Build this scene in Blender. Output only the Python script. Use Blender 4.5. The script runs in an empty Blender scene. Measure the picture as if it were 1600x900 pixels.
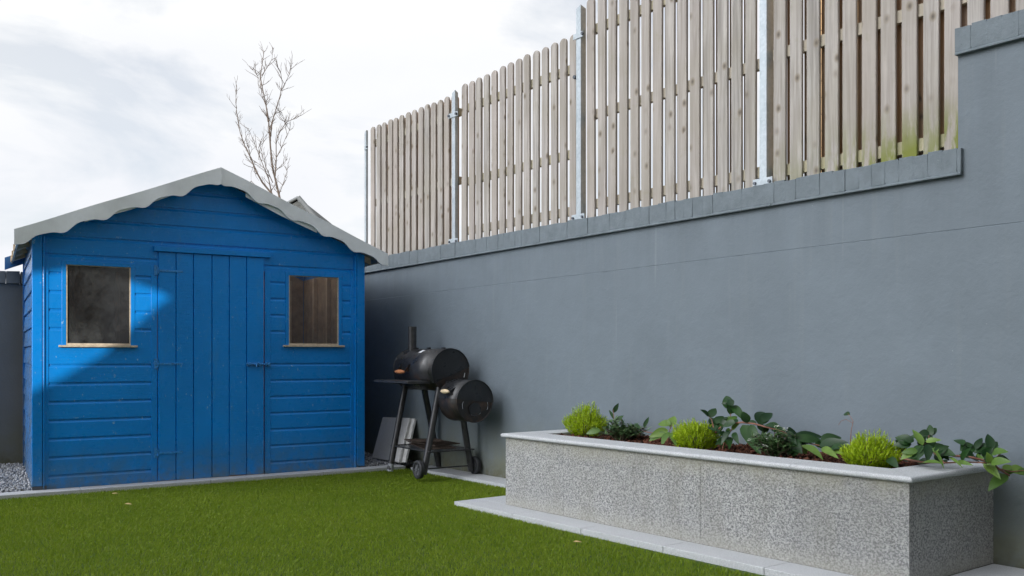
import bpy, bmesh, math, random
import numpy as np
from mathutils import Vector, Matrix
R = math.radians
random.seed(7); rng = np.random.default_rng(11)
sc = bpy.context.scene
col = sc.collection

# ------------------------------------------------------------------ camera
F, HZ, CH = 1450.0, 555.0, 0.95
cam_d = bpy.data.cameras.new('camera'); cam = bpy.data.objects.new('camera', cam_d); col.objects.link(cam)
cam.location = (0, 0, CH); cam.rotation_euler = (R(90), 0, 0)
cam_d.sensor_width = 36; cam_d.lens = F/1600*36; cam_d.shift_y = (HZ-450)/1600
cam_d.clip_start = 0.05; cam_d.clip_end = 5000
sc.camera = cam
# ------------------------------------------------------------------ sky and sun
SUN_H = Vector((0.10, 0.995)).normalized(); SUN_EL = R(11)      # horizontal travel direction of the sunlight
w = bpy.data.worlds.new('World'); sc.world = w; w.use_nodes = True
nt = w.node_tree; N = nt.nodes; L = nt.links
for n in list(N): N.remove(n)
def nd(t, tree=None, **k):
    n = (tree or nt).nodes.new(t)
    for a, b in k.items(): setattr(n, a, b)
    return n
out = nd('ShaderNodeOutputWorld'); bg = nd('ShaderNodeBackground'); L.new(bg.outputs[0], out.inputs[0])
bg.inputs['Strength'].default_value = 0.10
sky = nd('ShaderNodeTexSky', sky_type='NISHITA'); sky.sun_disc = False
sky.sun_elevation = SUN_EL + R(14); sky.sun_rotation = math.atan2(-SUN_H.x, -SUN_H.y)
tc = nd('ShaderNodeTexCoord')
mp = nd('ShaderNodeMapping'); mp.inputs['Scale'].default_value = (1, 1, 2.4); mp.inputs['Location'].default_value = (3.1, 0.4, 0.2)
L.new(tc.outputs['Generated'], mp.inputs[0])
n1 = nd('ShaderNodeTexNoise'); n1.inputs['Scale'].default_value = 3.2; n1.inputs['Detail'].default_value = 9; n1.inputs['Roughness'].default_value = 0.55; n1.inputs['Distortion'].default_value = 0.35
L.new(mp.outputs[0], n1.inputs[0])
cr = nd('ShaderNodeValToRGB'); cr.color_ramp.elements[0].position = 0.36; cr.color_ramp.elements[1].position = 0.48
cr.color_ramp.elements[0].color = (0.70, 0.70, 0.70, 1); cr.color_ramp.elements[1].color = (1, 1, 1, 1)
L.new(n1.outputs[0], cr.inputs[0])
n2 = nd('ShaderNodeTexNoise'); n2.inputs['Scale'].default_value = 2.1; n2.inputs['Detail'].default_value = 8
L.new(mp.outputs[0], n2.inputs[0])
cc = nd('ShaderNodeValToRGB'); cc.color_ramp.elements[0].position = 0.35; cc.color_ramp.elements[1].position = 0.62
cc.color_ramp.elements[0].color = (9.2, 9.4, 9.9, 1); cc.color_ramp.elements[1].color = (10.2, 10.3, 10.4, 1)
L.new(n2.outputs[0], cc.inputs[0])
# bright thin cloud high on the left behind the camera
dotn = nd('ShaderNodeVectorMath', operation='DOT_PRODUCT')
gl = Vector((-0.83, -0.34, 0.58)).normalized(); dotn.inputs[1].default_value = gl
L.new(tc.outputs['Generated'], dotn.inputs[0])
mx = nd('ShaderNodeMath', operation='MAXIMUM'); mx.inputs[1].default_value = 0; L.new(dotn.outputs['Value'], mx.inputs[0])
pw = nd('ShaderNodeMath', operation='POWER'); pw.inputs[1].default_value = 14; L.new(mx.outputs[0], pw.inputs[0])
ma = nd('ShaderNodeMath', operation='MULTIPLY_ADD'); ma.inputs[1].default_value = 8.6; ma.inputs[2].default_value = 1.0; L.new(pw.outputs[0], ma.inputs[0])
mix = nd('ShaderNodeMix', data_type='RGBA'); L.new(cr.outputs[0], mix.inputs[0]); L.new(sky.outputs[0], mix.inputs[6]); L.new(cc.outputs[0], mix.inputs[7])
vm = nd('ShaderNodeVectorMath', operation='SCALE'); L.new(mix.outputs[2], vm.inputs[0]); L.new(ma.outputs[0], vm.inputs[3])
# sky dimmed behind and right of the camera, added to shade faces turned there
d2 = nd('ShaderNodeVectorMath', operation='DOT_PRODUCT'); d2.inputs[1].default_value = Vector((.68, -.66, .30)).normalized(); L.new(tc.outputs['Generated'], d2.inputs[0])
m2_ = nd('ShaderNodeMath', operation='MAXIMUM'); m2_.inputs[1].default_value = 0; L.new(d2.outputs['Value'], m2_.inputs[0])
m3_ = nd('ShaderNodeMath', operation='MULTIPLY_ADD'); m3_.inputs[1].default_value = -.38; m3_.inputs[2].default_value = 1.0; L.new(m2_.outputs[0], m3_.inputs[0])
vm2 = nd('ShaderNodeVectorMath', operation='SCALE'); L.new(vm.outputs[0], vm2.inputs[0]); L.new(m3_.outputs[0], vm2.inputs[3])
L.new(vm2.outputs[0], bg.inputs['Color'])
sd = bpy.data.lights.new('sun', 'SUN'); sun = bpy.data.objects.new('sun', sd); col.objects.link(sun)
sd.energy = 3.6; sd.angle = R(0.5); sd.color = (1.0, 0.95, 0.87)
SUN = Vector((SUN_H.x*math.cos(SUN_EL), SUN_H.y*math.cos(SUN_EL), -math.sin(SUN_EL)))
sun.rotation_euler = SUN.to_track_quat('-Z', 'Y').to_euler()
sc.view_settings.view_transform = 'Standard'; sc.view_settings.look = 'None'
sc.view_settings.exposure = 0.0; sc.view_settings.gamma = 1.0; sc.view_settings.use_curve_mapping = False
sc.render.engine = 'CYCLES'

# ------------------------------------------------------------------ frames of the place (surveyed from the photo)
OW = Vector((-.064, 7.163)); EW = Vector((.6089, -.7933)); NW = Vector((.7933, .6089))          # long boundary wall
OS = Vector((-3.357, 6.498)); EX = Vector((.8368, .5477)); EY = Vector((-.803, 1.419))/1.63      # shed front
NX = Vector((-.5477, .8368))
OP = Vector((-.040, 5.887)); PX = Vector((.6227, -.7824)); PY = Vector((.7965, .6046))           # planter front
def WP(u, v, z): p = OW + EW*u + NW*v; return Vector((p.x, p.y, z))
def SP(x, y, z): p = OS + EX*x + EY*y; return Vector((p.x, p.y, z))
def PP(x, y, z): p = OP + PX*x + PY*y; return Vector((p.x, p.y, z))
def wuz(px, py, v=0.0):
    r = Vector(((px-800)/F, 1, (HZ-py)/F)); p0 = OW + NW*v
    t = p0.dot(NW)/(r.x*NW.x + r.y*NW.y)
    p = Vector((r.x*t, r.y*t)); return (p-OW).dot(EW), CH + r.z*t
def suz(px, py, y=0.0):
    r = Vector(((px-800)/F, 1, (HZ-py)/F)); p0 = OS + EY*y
    t = p0.dot(NX)/(r.x*NX.x + r.y*NX.y)
    p = Vector((r.x*t, r.y*t)); return (p-p0).dot(EX), CH + r.z*t
def at(px, py, Y): return Vector(((px-800)/F*Y, Y, CH+(HZ-py)/F*Y))

# ------------------------------------------------------------------ mesh helpers
class MB:
    def __init__(s): s.v = []; s.f = []; s.sm = []
    def add(s, vs, fs, smooth=False):
        b = len(s.v); s.v += [Vector(p) for p in vs]; s.f += [tuple(b+i for i in q) for q in fs]; s.sm += [smooth]*len(fs)
    def box(s, fr, x0, x1, y0, y1, z0, z1, j=0):
        P = [(x0,y0,z0),(x1,y0,z0),(x1,y1,z0),(x0,y1,z0),(x0,y0,z1),(x1,y0,z1),(x1,y1,z1),(x0,y1,z1)]
        if j: P = [tuple(c+random.uniform(-j, j) for c in p) for p in P]
        s.add([fr(*p) for p in P], [(0,3,2,1),(4,5,6,7),(0,1,5,4),(1,2,6,5),(2,3,7,6),(3,0,4,7)])
    def prism(s, fr, poly, y0, y1):               # poly in (x, z), extruded in y
        n = len(poly)
        s.add([fr(x, y0, z) for x, z in poly] + [fr(x, y1, z) for x, z in poly],
              [tuple(range(n)), tuple(range(2*n-1, n-1, -1))] + [(i, i+n, (i+1) % n + n, (i+1) % n) for i in range(n)])
    def sweep(s, fr, prof, x0, x1, close=True):   # prof in (y, z), extruded in x
        n = len(prof)
        fs = [(i, (i+1) % n, (i+1) % n + n, i+n) for i in range(n if close else n-1)]
        if close: fs += [tuple(range(n-1, -1, -1)), tuple(range(n, 2*n))]
        s.add([fr(x0, y, z) for y, z in prof] + [fr(x1, y, z) for y, z in prof], fs)
    def tube(s, pts, rad, seg=10, cap=True, smooth=True):
        pts = [Vector(p) for p in pts]; rad = rad if isinstance(rad, (list, tuple)) else [rad]*len(pts)
        vs = []; n = len(pts)
        d0 = (pts[1]-pts[0]).normalized(); up = Vector((0, 0, 1)) if abs(d0.z) < .9 else Vector((1, 0, 0))
        for i, p in enumerate(pts):
            d = (pts[min(i+1, n-1)]-pts[max(i-1, 0)]).normalized()
            a = d.cross(up).normalized(); b = a.cross(d).normalized()
            for k in range(seg):
                t = 2*math.pi*k/seg; vs.append(p + (a*math.cos(t)+b*math.sin(t))*rad[i])
        fs = [(i*seg+k, i*seg+(k+1) % seg, (i+1)*seg+(k+1) % seg, (i+1)*seg+k) for i in range(n-1) for k in range(seg)]
        s.add(vs, fs, smooth)
        if cap:
            s.add(vs[:seg], [tuple(range(seg-1, -1, -1))]); s.add(vs[-seg:], [tuple(range(seg))])
    def build(s, name, mat, parent=None, loc=None, bev=0):
        wl = world_loc(parent) if parent else Vector(loc if loc is not None else (0, 0, 0))
        me = bpy.data.meshes.new(name); me.from_pydata([tuple(p-wl) for p in s.v], [], s.f); me.validate(); me.update()
        bm = bmesh.new(); bm.from_mesh(me); bmesh.ops.recalc_face_normals(bm, faces=bm.faces); bm.to_mesh(me); bm.free()
        if len(me.polygons) == len(s.sm): me.polygons.foreach_set('use_smooth', s.sm)
        me.materials.append(mat)
        o = bpy.data.objects.new(name, me); col.objects.link(o)
        if parent: o.parent = parent
        else: o.location = wl
        if bev:
            m = o.modifiers.new('bevel', 'BEVEL'); m.width = bev; m.segments = 2; m.limit_method = 'ANGLE'; m.angle_limit = R(40)
        return o
def world_loc(o):
    l = Vector((0, 0, 0))
    while o: l += o.location; o = o.parent
    return l
def npmesh(name, v, f, mat, smooth=False):
    me = bpy.data.meshes.new(name); k = f.shape[1]
    me.vertices.add(len(v)); me.vertices.foreach_set('co', np.asarray(v, dtype=np.float32).ravel())
    me.loops.add(f.size); me.loops.foreach_set('vertex_index', f.astype(np.int32).ravel())
    me.polygons.add(len(f)); me.polygons.foreach_set('loop_start', np.arange(0, f.size, k, dtype=np.int32))
    me.update(calc_edges=True); me.validate()
    if smooth: me.polygons.foreach_set('use_smooth', np.ones(len(me.polygons), bool))
    me.materials.append(mat); o = bpy.data.objects.new(name, me); col.objects.link(o); return o
def tag(o, label=None, cat=None, group=None, kind=None):
    if label: o['label'] = label
    if cat: o['category'] = cat
    if group: o['group'] = group
    if kind: o['kind'] = kind
    return o
def empty(name, loc, label, cat, group=None):
    o = bpy.data.objects.new(name, None); col.objects.link(o); o.location = loc; o.empty_display_size = .1
    return tag(o, label, cat, group)
def WR(x, y, z): return Vector((x, y, z))

# ------------------------------------------------------------------ material helpers
class Mt:
    def __init__(s, name, rough=.7, base=(.5, .5, .5), metal=0, spec=.5):
        s.m = bpy.data.materials.new(name); s.m.use_nodes = True; s.t = s.m.node_tree
        s.b = s.t.nodes['Principled BSDF']; s.out = s.t.nodes['Material Output']
        s.b.inputs['Roughness'].default_value = rough; s.b.inputs['Base Color'].default_value = (*base, 1)
        s.b.inputs['Metallic'].default_value = metal; s.b.inputs['Specular IOR Level'].default_value = spec
        s.base = base; s.c = None; s._co = {}
    def co(s, kind='Object', scale=(1, 1, 1)):
        n = s.t.nodes.new('ShaderNodeTexCoord'); m = s.t.nodes.new('ShaderNodeMapping'); m.inputs['Scale'].default_value = scale
        if kind == 'World':
            g = s.t.nodes.new('ShaderNodeNewGeometry'); s.t.links.new(g.outputs['Position'], m.inputs[0])
        else: s.t.links.new(n.outputs[kind], m.inputs[0])
        return m
    def rand_off(s, m, amt=20):
        oi = s.t.nodes.new('ShaderNodeObjectInfo'); k = s.t.nodes.new('ShaderNodeMath'); k.operation = 'MULTIPLY'; k.inputs[1].default_value = amt
        s.t.links.new(oi.outputs['Random'], k.inputs[0]); s.t.links.new(k.outputs[0], m.inputs['Location'])
    def noise(s, m, sc_, det=4, rough=.5, dist=0):
        n = s.t.nodes.new('ShaderNodeTexNoise'); n.inputs['Scale'].default_value = sc_; n.inputs['Detail'].default_value = det
        n.inputs['Roughness'].default_value = rough; n.inputs['Distortion'].default_value = dist
        s.t.links.new(m.outputs[0], n.inputs['Vector']); return n.outputs['Fac']
    def vor(s, m, sc_, out_='Distance', rand=1):
        n = s.t.nodes.new('ShaderNodeTexVoronoi'); n.inputs['Scale'].default_value = sc_; n.inputs['Randomness'].default_value = rand
        s.t.links.new(m.outputs[0], n.inputs['Vector']); return n.outputs[out_]
    def ramp(s, v, a, b, ca=(0, 0, 0), cb=(1, 1, 1)):
        r = s.t.nodes.new('ShaderNodeValToRGB'); e = r.color_ramp.elements
        e[0].position = a; e[1].position = b; e[0].color = (*ca, 1); e[1].color = (*cb, 1)
        s.t.links.new(v, r.inputs[0]); return r.outputs[0]
    def math(s, op, a, b=None, c=None, clamp=False):
        n = s.t.nodes.new('ShaderNodeMath'); n.operation = op; n.use_clamp = clamp
        for i, x in enumerate((a, b, c)):
            if x is None: continue
            if hasattr(x, 'is_output'): s.t.links.new(x, n.inputs[i])
            else: n.inputs[i].default_value = x
        return n.outputs[0]
    def mixc(s, fac, a, b, mode='MIX'):
        n = s.t.nodes.new('ShaderNodeMix'); n.data_type = 'RGBA'; n.blend_type = mode
        for i, x in ((0, fac), (6, a), (7, b)):
            if hasattr(x, 'is_output'): s.t.links.new(x, n.inputs[i])
            else: n.inputs[i].default_value = x if i == 0 else (*x, 1)
        return n.outputs[2]
    def sep(s, m):
        n = s.t.nodes.new('ShaderNodeSeparateXYZ'); s.t.links.new(m.outputs[0], n.inputs[0]); return n.outputs
    def sep_color(s, c):
        n = s.t.nodes.new('ShaderNodeSeparateXYZ'); s.t.links.new(c, n.inputs[0]); return n.outputs[0]
    def color(s, c): s.t.links.new(c, s.b.inputs['Base Color']); return s
    def rough(s, c): s.t.links.new(c, s.b.inputs['Roughness']); return s
    def bump(s, h, st=.3, dist=.01):
        n = s.t.nodes.new('ShaderNodeBump'); n.inputs['Strength'].default_value = st; n.inputs['Distance'].default_value = dist
        s.t.links.new(h, n.inputs['Height'])
        prev = s.b.inputs['Normal']
        if prev.is_linked: s.t.links.new(prev.links[0].from_socket, n.inputs['Normal'])
        s.t.links.new(n.outputs[0], s.b.inputs['Normal']); return s

def m_wallpaint(name, c=(.148, .180, .210)):
    t = Mt(name, .62, spec=.35); w_ = t.co('World'); z = t.sep(w_)[2]
    big = t.noise(w_, 1.3, 5, .6); fine = t.noise(w_, 55, 4, .6); mid = t.noise(w_, 7, 5, .6)
    c1 = t.mixc(t.ramp(big, .3, .7), tuple(x*.90 for x in c), tuple(x*1.08 for x in c))
    c1 = t.mixc(t.math('MULTIPLY', t.ramp(mid, .45, .75), .22), c1, tuple(x*1.25 for x in c))
    # vertical streaks
    st = t.co('World', (9, 9, .7)); sn = t.noise(st, 1.6, 4, .6)
    c1 = t.mixc(t.math('MULTIPLY', t.ramp(sn, .55, .75), .10), c1, (.27, .29, .28))
    # splashes of lime
    sp = t.vor(t.co('World', (1, 1, 1)), 16); spm = t.ramp(sp, .02, .055, (1, 1, 1), (0, 0, 0))
    c1 = t.mixc(t.math('MULTIPLY', t.math('MULTIPLY', spm, t.ramp(t.noise(w_, 1.1, 2), .54, .66)), .55), c1, (.5, .52, .5))
    # algae and dirt at the foot
    ft = t.math('SUBTRACT', 1, t.math('DIVIDE', z, .52), clamp=True)
    ft = t.math('MULTIPLY', ft, t.ramp(t.noise(w_, 3.2, 6, .65), .25, .62))
    c1 = t.mixc(t.math('MULTIPLY', ft, .9, clamp=True), c1, (.17, .175, .11))
    ft2 = t.math('MULTIPLY', t.math('SUBTRACT', 1, t.math('DIVIDE', z, .14), clamp=True), t.ramp(t.noise(w_, 9, 6, .7), .35, .6))
    c1 = t.mixc(ft2, c1, (.105, .10, .055))
    wd_ = t.noise(t.co('World', (5, 5, .5)), 1.0, 5, .65)
    dk = t.math('MULTIPLY', t.ramp(z, .35, .40) if False else t.math('MULTIPLY_ADD', z, 2.2, -2.9, clamp=True), t.ramp(wd_, .42, .66)); c1 = t.mixc(t.math('MULTIPLY', dk, .30), c1, tuple(x*.62 for x in c))
    dr = t.ramp(t.noise(t.co('World', (16, 16, .45)), 1.0, 3, .5), .70, .76); c1 = t.mixc(t.math('MULTIPLY', dr, .20), c1, (.34, .36, .36))
    t.color(c1); t.bump(fine, .3, .004); t.bump(t.noise(w_, 9, 6, .62, .4), .28, .012); return t.m
def m_granite(name, base, dark, light, sc_=150, bmp=.5, fade=0, rough=.75, bd=.006):
    t = Mt(name, rough, spec=.4); o = t.co('World'); a = t.noise(t.co('World', (1, 1, 1.25)), sc_, 4, .75, .4); b = t.noise(o, sc_*2.1, 2, .6); k = t.noise(o, 2.4, 4)
    c = t.mixc(t.ramp(a, .43, .57), dark, light); c = t.mixc(t.math('MULTIPLY', t.ramp(b, .42, .58), .45), c, base)
    c = t.mixc(t.math('MULTIPLY', t.ramp(k, .35, .7), .35), c, tuple(x*.78 for x in base))
    if fade:
        oi = t.t.nodes.new('ShaderNodeObjectInfo'); c = t.mixc(t.math('MULTIPLY', oi.outputs['Random'], .28), c, tuple(x*.55 for x in base))
        c = t.mixc(t.math('MULTIPLY', t.ramp(t.noise(t.co('World', (1, 1, .3)), 6, 5, .65), .45, .7), .3), c, (.24, .23, .19))
        z = t.sep(o)[2]
        e = t.math('MULTIPLY', t.ramp(z, .33, .43), t.ramp(t.noise(o, 5, 5, .6), .3, .6)); c = t.mixc(t.math('MULTIPLY', e, .75), c, (.40, .385, .30))
        e2 = t.math('MULTIPLY', t.ramp(z, .05, .0, (0, 0, 0), (1, 1, 1)) if False else t.math('SUBTRACT', 1, t.math('DIVIDE', z, .1), clamp=True), .5); c = t.mixc(e2, c, (.42, .41, .35))
    t.color(c); t.bump(a, bmp, bd); t.bump(b, bmp*.6, bd*.5); return t.m
def m_blue(name, c=(.0015, .225, .70), side=False, dirt=True):
    t = Mt(name, .50, spec=.28); w_ = t.co('World'); z = t.sep(w_)[2]
    big = t.noise(w_, 1.7, 4); g = t.co('World', (2, 2, 26)); gn = t.noise(g, 4, 5, .6)
    cc_ = t.mixc(t.ramp(big, .3, .7), tuple(x*.86 for x in c), tuple(x*1.1 for x in c))
    cc_ = t.mixc(t.math('MULTIPLY', t.ramp(gn, .45, .75), .16), cc_, (.03, .23, .50))
    # small knocks and rubbed streaks of pale paint
    v = t.ramp(t.noise(t.co('World', (1, 1, .6)), 42, 5, .72), .63, .70)
    v = t.math('MULTIPLY', v, t.ramp(t.noise(w_, 2.7, 3), .42, .58))
    cc_ = t.mixc(t.math('MULTIPLY', v, .95), cc_, (.34, .56, .74))
    ch = t.ramp(t.noise(t.co('World', (1, 1, .25)), 9, 6, .7), .58, .78)
    cc_ = t.mixc(t.math('MULTIPLY', ch, .38), cc_, (.10, .28, .48))
    if dirt:
        d = t.math('SUBTRACT', 1, t.math('DIVIDE', z, .34), clamp=True)
        d = t.math('MULTIPLY', d, t.ramp(t.noise(w_, 8, 6, .7), .3, .62))
        cc_ = t.mixc(t.math('MULTIPLY', d, .75), cc_, (.085, .16, .22))
        d2 = t.math('SUBTRACT', 1, t.math('DIVIDE', z, .12), clamp=True)
        cc_ = t.mixc(t.math('MULTIPLY', t.math('MULTIPLY', d2, t.ramp(t.noise(w_, 14, 6, .7), .4, .6)), .6), cc_, (.13, .15, .12))
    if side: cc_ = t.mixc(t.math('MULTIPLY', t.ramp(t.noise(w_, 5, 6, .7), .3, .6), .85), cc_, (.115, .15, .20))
    t.color(cc_); t.bump(gn, .28, .004); t.rough(t.ramp(t.noise(w_, 20, 4), .3, .7, (.22,)*3, (.42,)*3)); return t.m
def m_picket(name, a, b, knots=True, algae=True, green=.5):
    t = Mt(name, .8, spec=.25); o = t.co('Object'); t.rand_off(o, 37)
    gl_ = t.co('Object', (26, 26, 1.3)); t.rand_off(gl_, 51)
    g = t.noise(gl_, 1.0, 7, .62, .7); w_ = t.co('World')
    gv = t.co('Object', (80, 80, 2.2)); t.rand_off(gv, 21); g2 = t.noise(gv, 1.0, 4, .6, .3)
    c = t.mixc(t.ramp(g, .36, .64), a, b)
    c = t.mixc(t.math('MULTIPLY', t.ramp(g2, .48, .72), .6), c, tuple(x*.62 for x in a))
    oi = t.t.nodes.new('ShaderNodeObjectInfo')
    c = t.mixc(t.math('MULTIPLY', oi.outputs['Random'], .55), c, tuple(x*1.05 for x in (.40, .345, .315)))
    bl = t.noise(w_, 3.1, 4); c = t.mixc(t.math('MULTIPLY', t.ramp(bl, .4, .65), .45), c, (.30, .27, .22))
    if knots:
        km = t.co('Object', (17, 17, 7.5)); t.rand_off(km, 90); ks = t.sep(km); cx = t.t.nodes.new('ShaderNodeCombineXYZ')
        t.t.links.new(ks[0], cx.inputs[0]); t.t.links.new(ks[2], cx.inputs[1])
        vn = t.t.nodes.new('ShaderNodeTexVoronoi'); vn.voronoi_dimensions = '2D'; vn.inputs['Scale'].default_value = 1.0; t.t.links.new(cx.outputs[0], vn.inputs['Vector'])
        k = t.math('ADD', vn.outputs['Distance'], t.math('MULTIPLY', g2, .05)); kk = t.ramp(k, .12, .26, (1, 1, 1), (0, 0, 0))
        kk = t.math('MULTIPLY', kk, t.ramp(t.sep_color(vn.outputs['Color']), .70, .86))
        ring = t.ramp(k, .04, .15, (.10, .085, .075), (.24, .20, .15))
        c = t.mixc(t.math('MULTIPLY', kk, .88), c, ring)
    if algae:
        oz = t.sep(t.co('Object'))[2]; gx = t.sep(w_)[0]
        al = t.math('SUBTRACT', 1, t.math('DIVIDE', oz, .30), clamp=True)
        fx = t.math('MULTIPLY_ADD', gx, 1.0, -1.25, clamp=True)
        al = t.math('MULTIPLY', t.math('MULTIPLY', al, fx), t.ramp(t.noise(t.co('World', (1, 1, .22)), 17, 5, .65), .40, .54)); al = t.math('MULTIPLY', al, t.math('MULTIPLY_ADD', oi.outputs['Random'], .9, .35, clamp=True))
        c = t.mixc(t.math('MULTIPLY', al, 1.7, clamp=True), c, (.18, .20, .045))
        gr = t.ramp(t.noise(w_, 11, 5, .65), .60, .74); c = t.mixc(t.math('MULTIPLY', gr, green*.5), c, (.22, .22, .10))
    t.color(c); t.bump(g2, .35, .004); return t.m
def m_simple(name, c, rough=.7, metal=0, var=.15, sc_=30, bmp=.1, spec=.5, kind='World'):
    t = Mt(name, rough, c, metal, spec); o = t.co(kind); n = t.noise(o, sc_, 5, .6)
    t.color(t.mixc(t.ramp(n, .3, .7), tuple(x*(1-var) for x in c), tuple(min(1, x*(1+var)) for x in c)))
    if bmp: t.bump(n, bmp, .004)
    return t.m
def m_leaf(name, a, b, rough=.35, sc_=8, trans=.25):
    t = Mt(name, rough, a, spec=.35); g = t.t.nodes.new('ShaderNodeNewGeometry')
    c = t.mixc(g.outputs['Random Per Island'], a, b)
    n = t.noise(t.co('World'), sc_, 3); c = t.mixc(t.math('MULTIPLY', t.ramp(n, .3, .7), .35), c, tuple(x*.6 for x in a))
    t.color(c)
    if trans:
        tr = t.t.nodes.new('ShaderNodeBsdfTranslucent'); t.t.links.new(c, tr.inputs['Color'])
        mx_ = t.t.nodes.new('ShaderNodeMixShader'); mx_.inputs[0].default_value = trans
        t.t.links.new(t.b.outputs[0], mx_.inputs[1]); t.t.links.new(tr.outputs[0], mx_.inputs[2]); t.t.links.new(mx_.outputs[0], t.out.inputs[0])
    return t.m
def m_grass():
    t = Mt('turf_blade', .55, spec=.25); g = t.t.nodes.new('ShaderNodeNewGeometry'); w_ = t.co('World')
    rnd = g.outputs['Random Per Island']
    c = t.mixc(rnd, (.120, .210, .010), (.310, .400, .026))
    c = t.mixc(t.math('GREATER_THAN', rnd, .90), c, (.26, .30, .07))
    c = t.mixc(t.math('MULTIPLY', t.ramp(t.noise(w_, 1.3, 5, .65), .35, .7), .35), c, (.105, .20, .008))
    t.color(c)
    tr = t.t.nodes.new('ShaderNodeBsdfTranslucent'); t.t.links.new(c, tr.inputs['Color'])
    mx_ = t.t.nodes.new('ShaderNodeMixShader'); mx_.inputs[0].default_value = .3
    t.t.links.new(t.b.outputs[0], mx_.inputs[1]); t.t.links.new(tr.outputs[0], mx_.inputs[2]); t.t.links.new(mx_.outputs[0], t.out.inputs[0])
    return t.m
def m_glass(name, dirt, seed, dark=.0):
    t = Mt(name, .6, (.22, .23, .24), spec=.3)
    w_ = t.co('World'); w_.inputs['Location'].default_value = (seed, seed*.3, 0)
    g = t.t.nodes.new('ShaderNodeBsdfGlossy'); g.inputs['Roughness'].default_value = .06
    tr = t.t.nodes.new('ShaderNodeBsdfTransparent'); tr.inputs[0].default_value = (.50, .53, .56, 1) if dirt > .2 else (.78, .78, .78, 1)
    fr = t.t.nodes.new('ShaderNodeFresnel'); fr.inputs[0].default_value = 1.5
    m1 = t.t.nodes.new('ShaderNodeMixShader'); t.t.links.new(fr.outputs[0], m1.inputs[0]); t.t.links.new(tr.outputs[0], m1.inputs[1]); t.t.links.new(g.outputs[0], m1.inputs[2])
    n = t.noise(w_, 4.2, 8, .74, .15); sm = t.ramp(n, .44, .82)
    if dirt > .2:
        ed = t.math('ABSOLUTE', t.math('SUBTRACT', t.sep(w_)[2], 1.33)); ed = t.ramp(ed, .14, .30); sm = t.math('MULTIPLY', sm, t.math('MULTIPLY_ADD', ed, .9, .55)); sm = t.math('ADD', sm, t.math('MULTIPLY', t.ramp(t.noise(w_, 120, 3, .7), .5, .8), .35))
    sp = t.ramp(t.vor(w_, 34), .015, .07, (1, 1, 1), (0, 0, 0)); sp = t.math('MULTIPLY', sp, t.ramp(t.noise(w_, 9, 2), .42, .52))
    d = t.math('ADD', t.math('MULTIPLY', sm, dirt), t.math('MULTIPLY', sp, .35 if dirt > .1 else .12)); d = t.math('ADD', d, .02, clamp=True)
    m2 = t.t.nodes.new('ShaderNodeMixShader'); t.t.links.new(d, m2.inputs[0]); t.t.links.new(m1.outputs[0], m2.inputs[1]); t.t.links.new(t.b.outputs[0], m2.inputs[2])
    t.t.links.new(m2.outputs[0], t.out.inputs[0]); return t.m

M = {}
M['wall'] = m_wallpaint('grey_masonry_paint')
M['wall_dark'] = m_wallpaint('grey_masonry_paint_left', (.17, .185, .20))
t = Mt('painted_coping_brick', .65, spec=.35); o = t.co('World'); n_a = t.noise(o, 14, 6, .65); n_b = t.noise(o, 60, 5, .7)
c = t.mixc(t.ramp(n_a, .3, .7), (.125, .152, .172), (.165, .198, .224)); c = t.mixc(t.math('MULTIPLY', t.ramp(n_b, .64, .72), .5), c, (.05, .055, .05)); c = t.mixc(t.math('MULTIPLY', t.ramp(t.noise(o, 33, 5, .7), .66, .74), .5), c, (.33, .36, .37))
t.color(c); t.bump(n_a, .45, .012); t.bump(n_b, .35, .005); M['coping'] = t.m
M['granite'] = m_granite('bush_hammered_granite', (.39, .395, .395), (.115, .12, .13), (.68, .68, .675), 98, 1.0, 1, bd=.009)
M['slab'] = m_granite('flamed_granite_slab', (.47, .485, .51), (.33, .345, .365), (.62, .635, .66), 210, .15, rough=.6)
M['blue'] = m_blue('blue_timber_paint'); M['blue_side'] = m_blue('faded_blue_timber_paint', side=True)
M['picket'] = m_picket('weathered_picket_timber', (.275, .256, .240), (.500, .470, .440))
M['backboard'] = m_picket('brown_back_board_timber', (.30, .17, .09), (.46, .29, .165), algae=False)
M['rail'] = m_picket('fence_rail_timber', (.36, .32, .215), (.50, .45, .33), knots=False, green=.8)
t = Mt('galvanised_steel', .5, (.42, .48, .53), .3); o = t.co('World'); v = t.vor(o, 60, 'Color')
t.color(t.mixc(.35, t.mixc(t.ramp(t.noise(o, 9, 4), .3, .7), (.33, .38, .42), (.46, .51, .55)), t.mixc(t.ramp(v, .2, .8), (.33, .38, .42), (.50, .55, .59)))); M['galv'] = t.m
M['bolt'] = m_simple('dark_bolt_steel', (.10, .11, .13), .4, .7)
M['roof'] = m_simple('grey_roof_sheet', (.50, .50, .46), .55, var=.12, sc_=7, bmp=.05)
M['fascia'] = m_simple('pale_grey_fascia', (.73, .79, .85), .5, var=.09, sc_=6, bmp=.1)
M['bare_wood'] = m_simple('bare_window_timber', (.52, .44, .34), .7, var=.25, sc_=40)
M['interior'] = m_simple('shed_interior_timber', (.44, .29, .18), .8, var=.3, sc_=12)
M['stud'] = m_simple('shed_stud_timber', (.75, .55, .37), .8, var=.2, sc_=20)
M['glass_dirty'] = m_glass('dusty_window_glass', .30, 3.3); M['glass'] = m_glass('window_glass', .04, 8.1)
M['tin'] = m_simple('painted_hinge', (.03, .24, .62), .35, 0, var=.5, sc_=60)
M['grass'] = m_grass(); M['turf_base'] = m_simple('turf_backing', (.035, .07, .012), .9, sc_=60)
M['soil'] = m_simple('soil_ground', (.12, .11, .07), .95, sc_=4)
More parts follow.
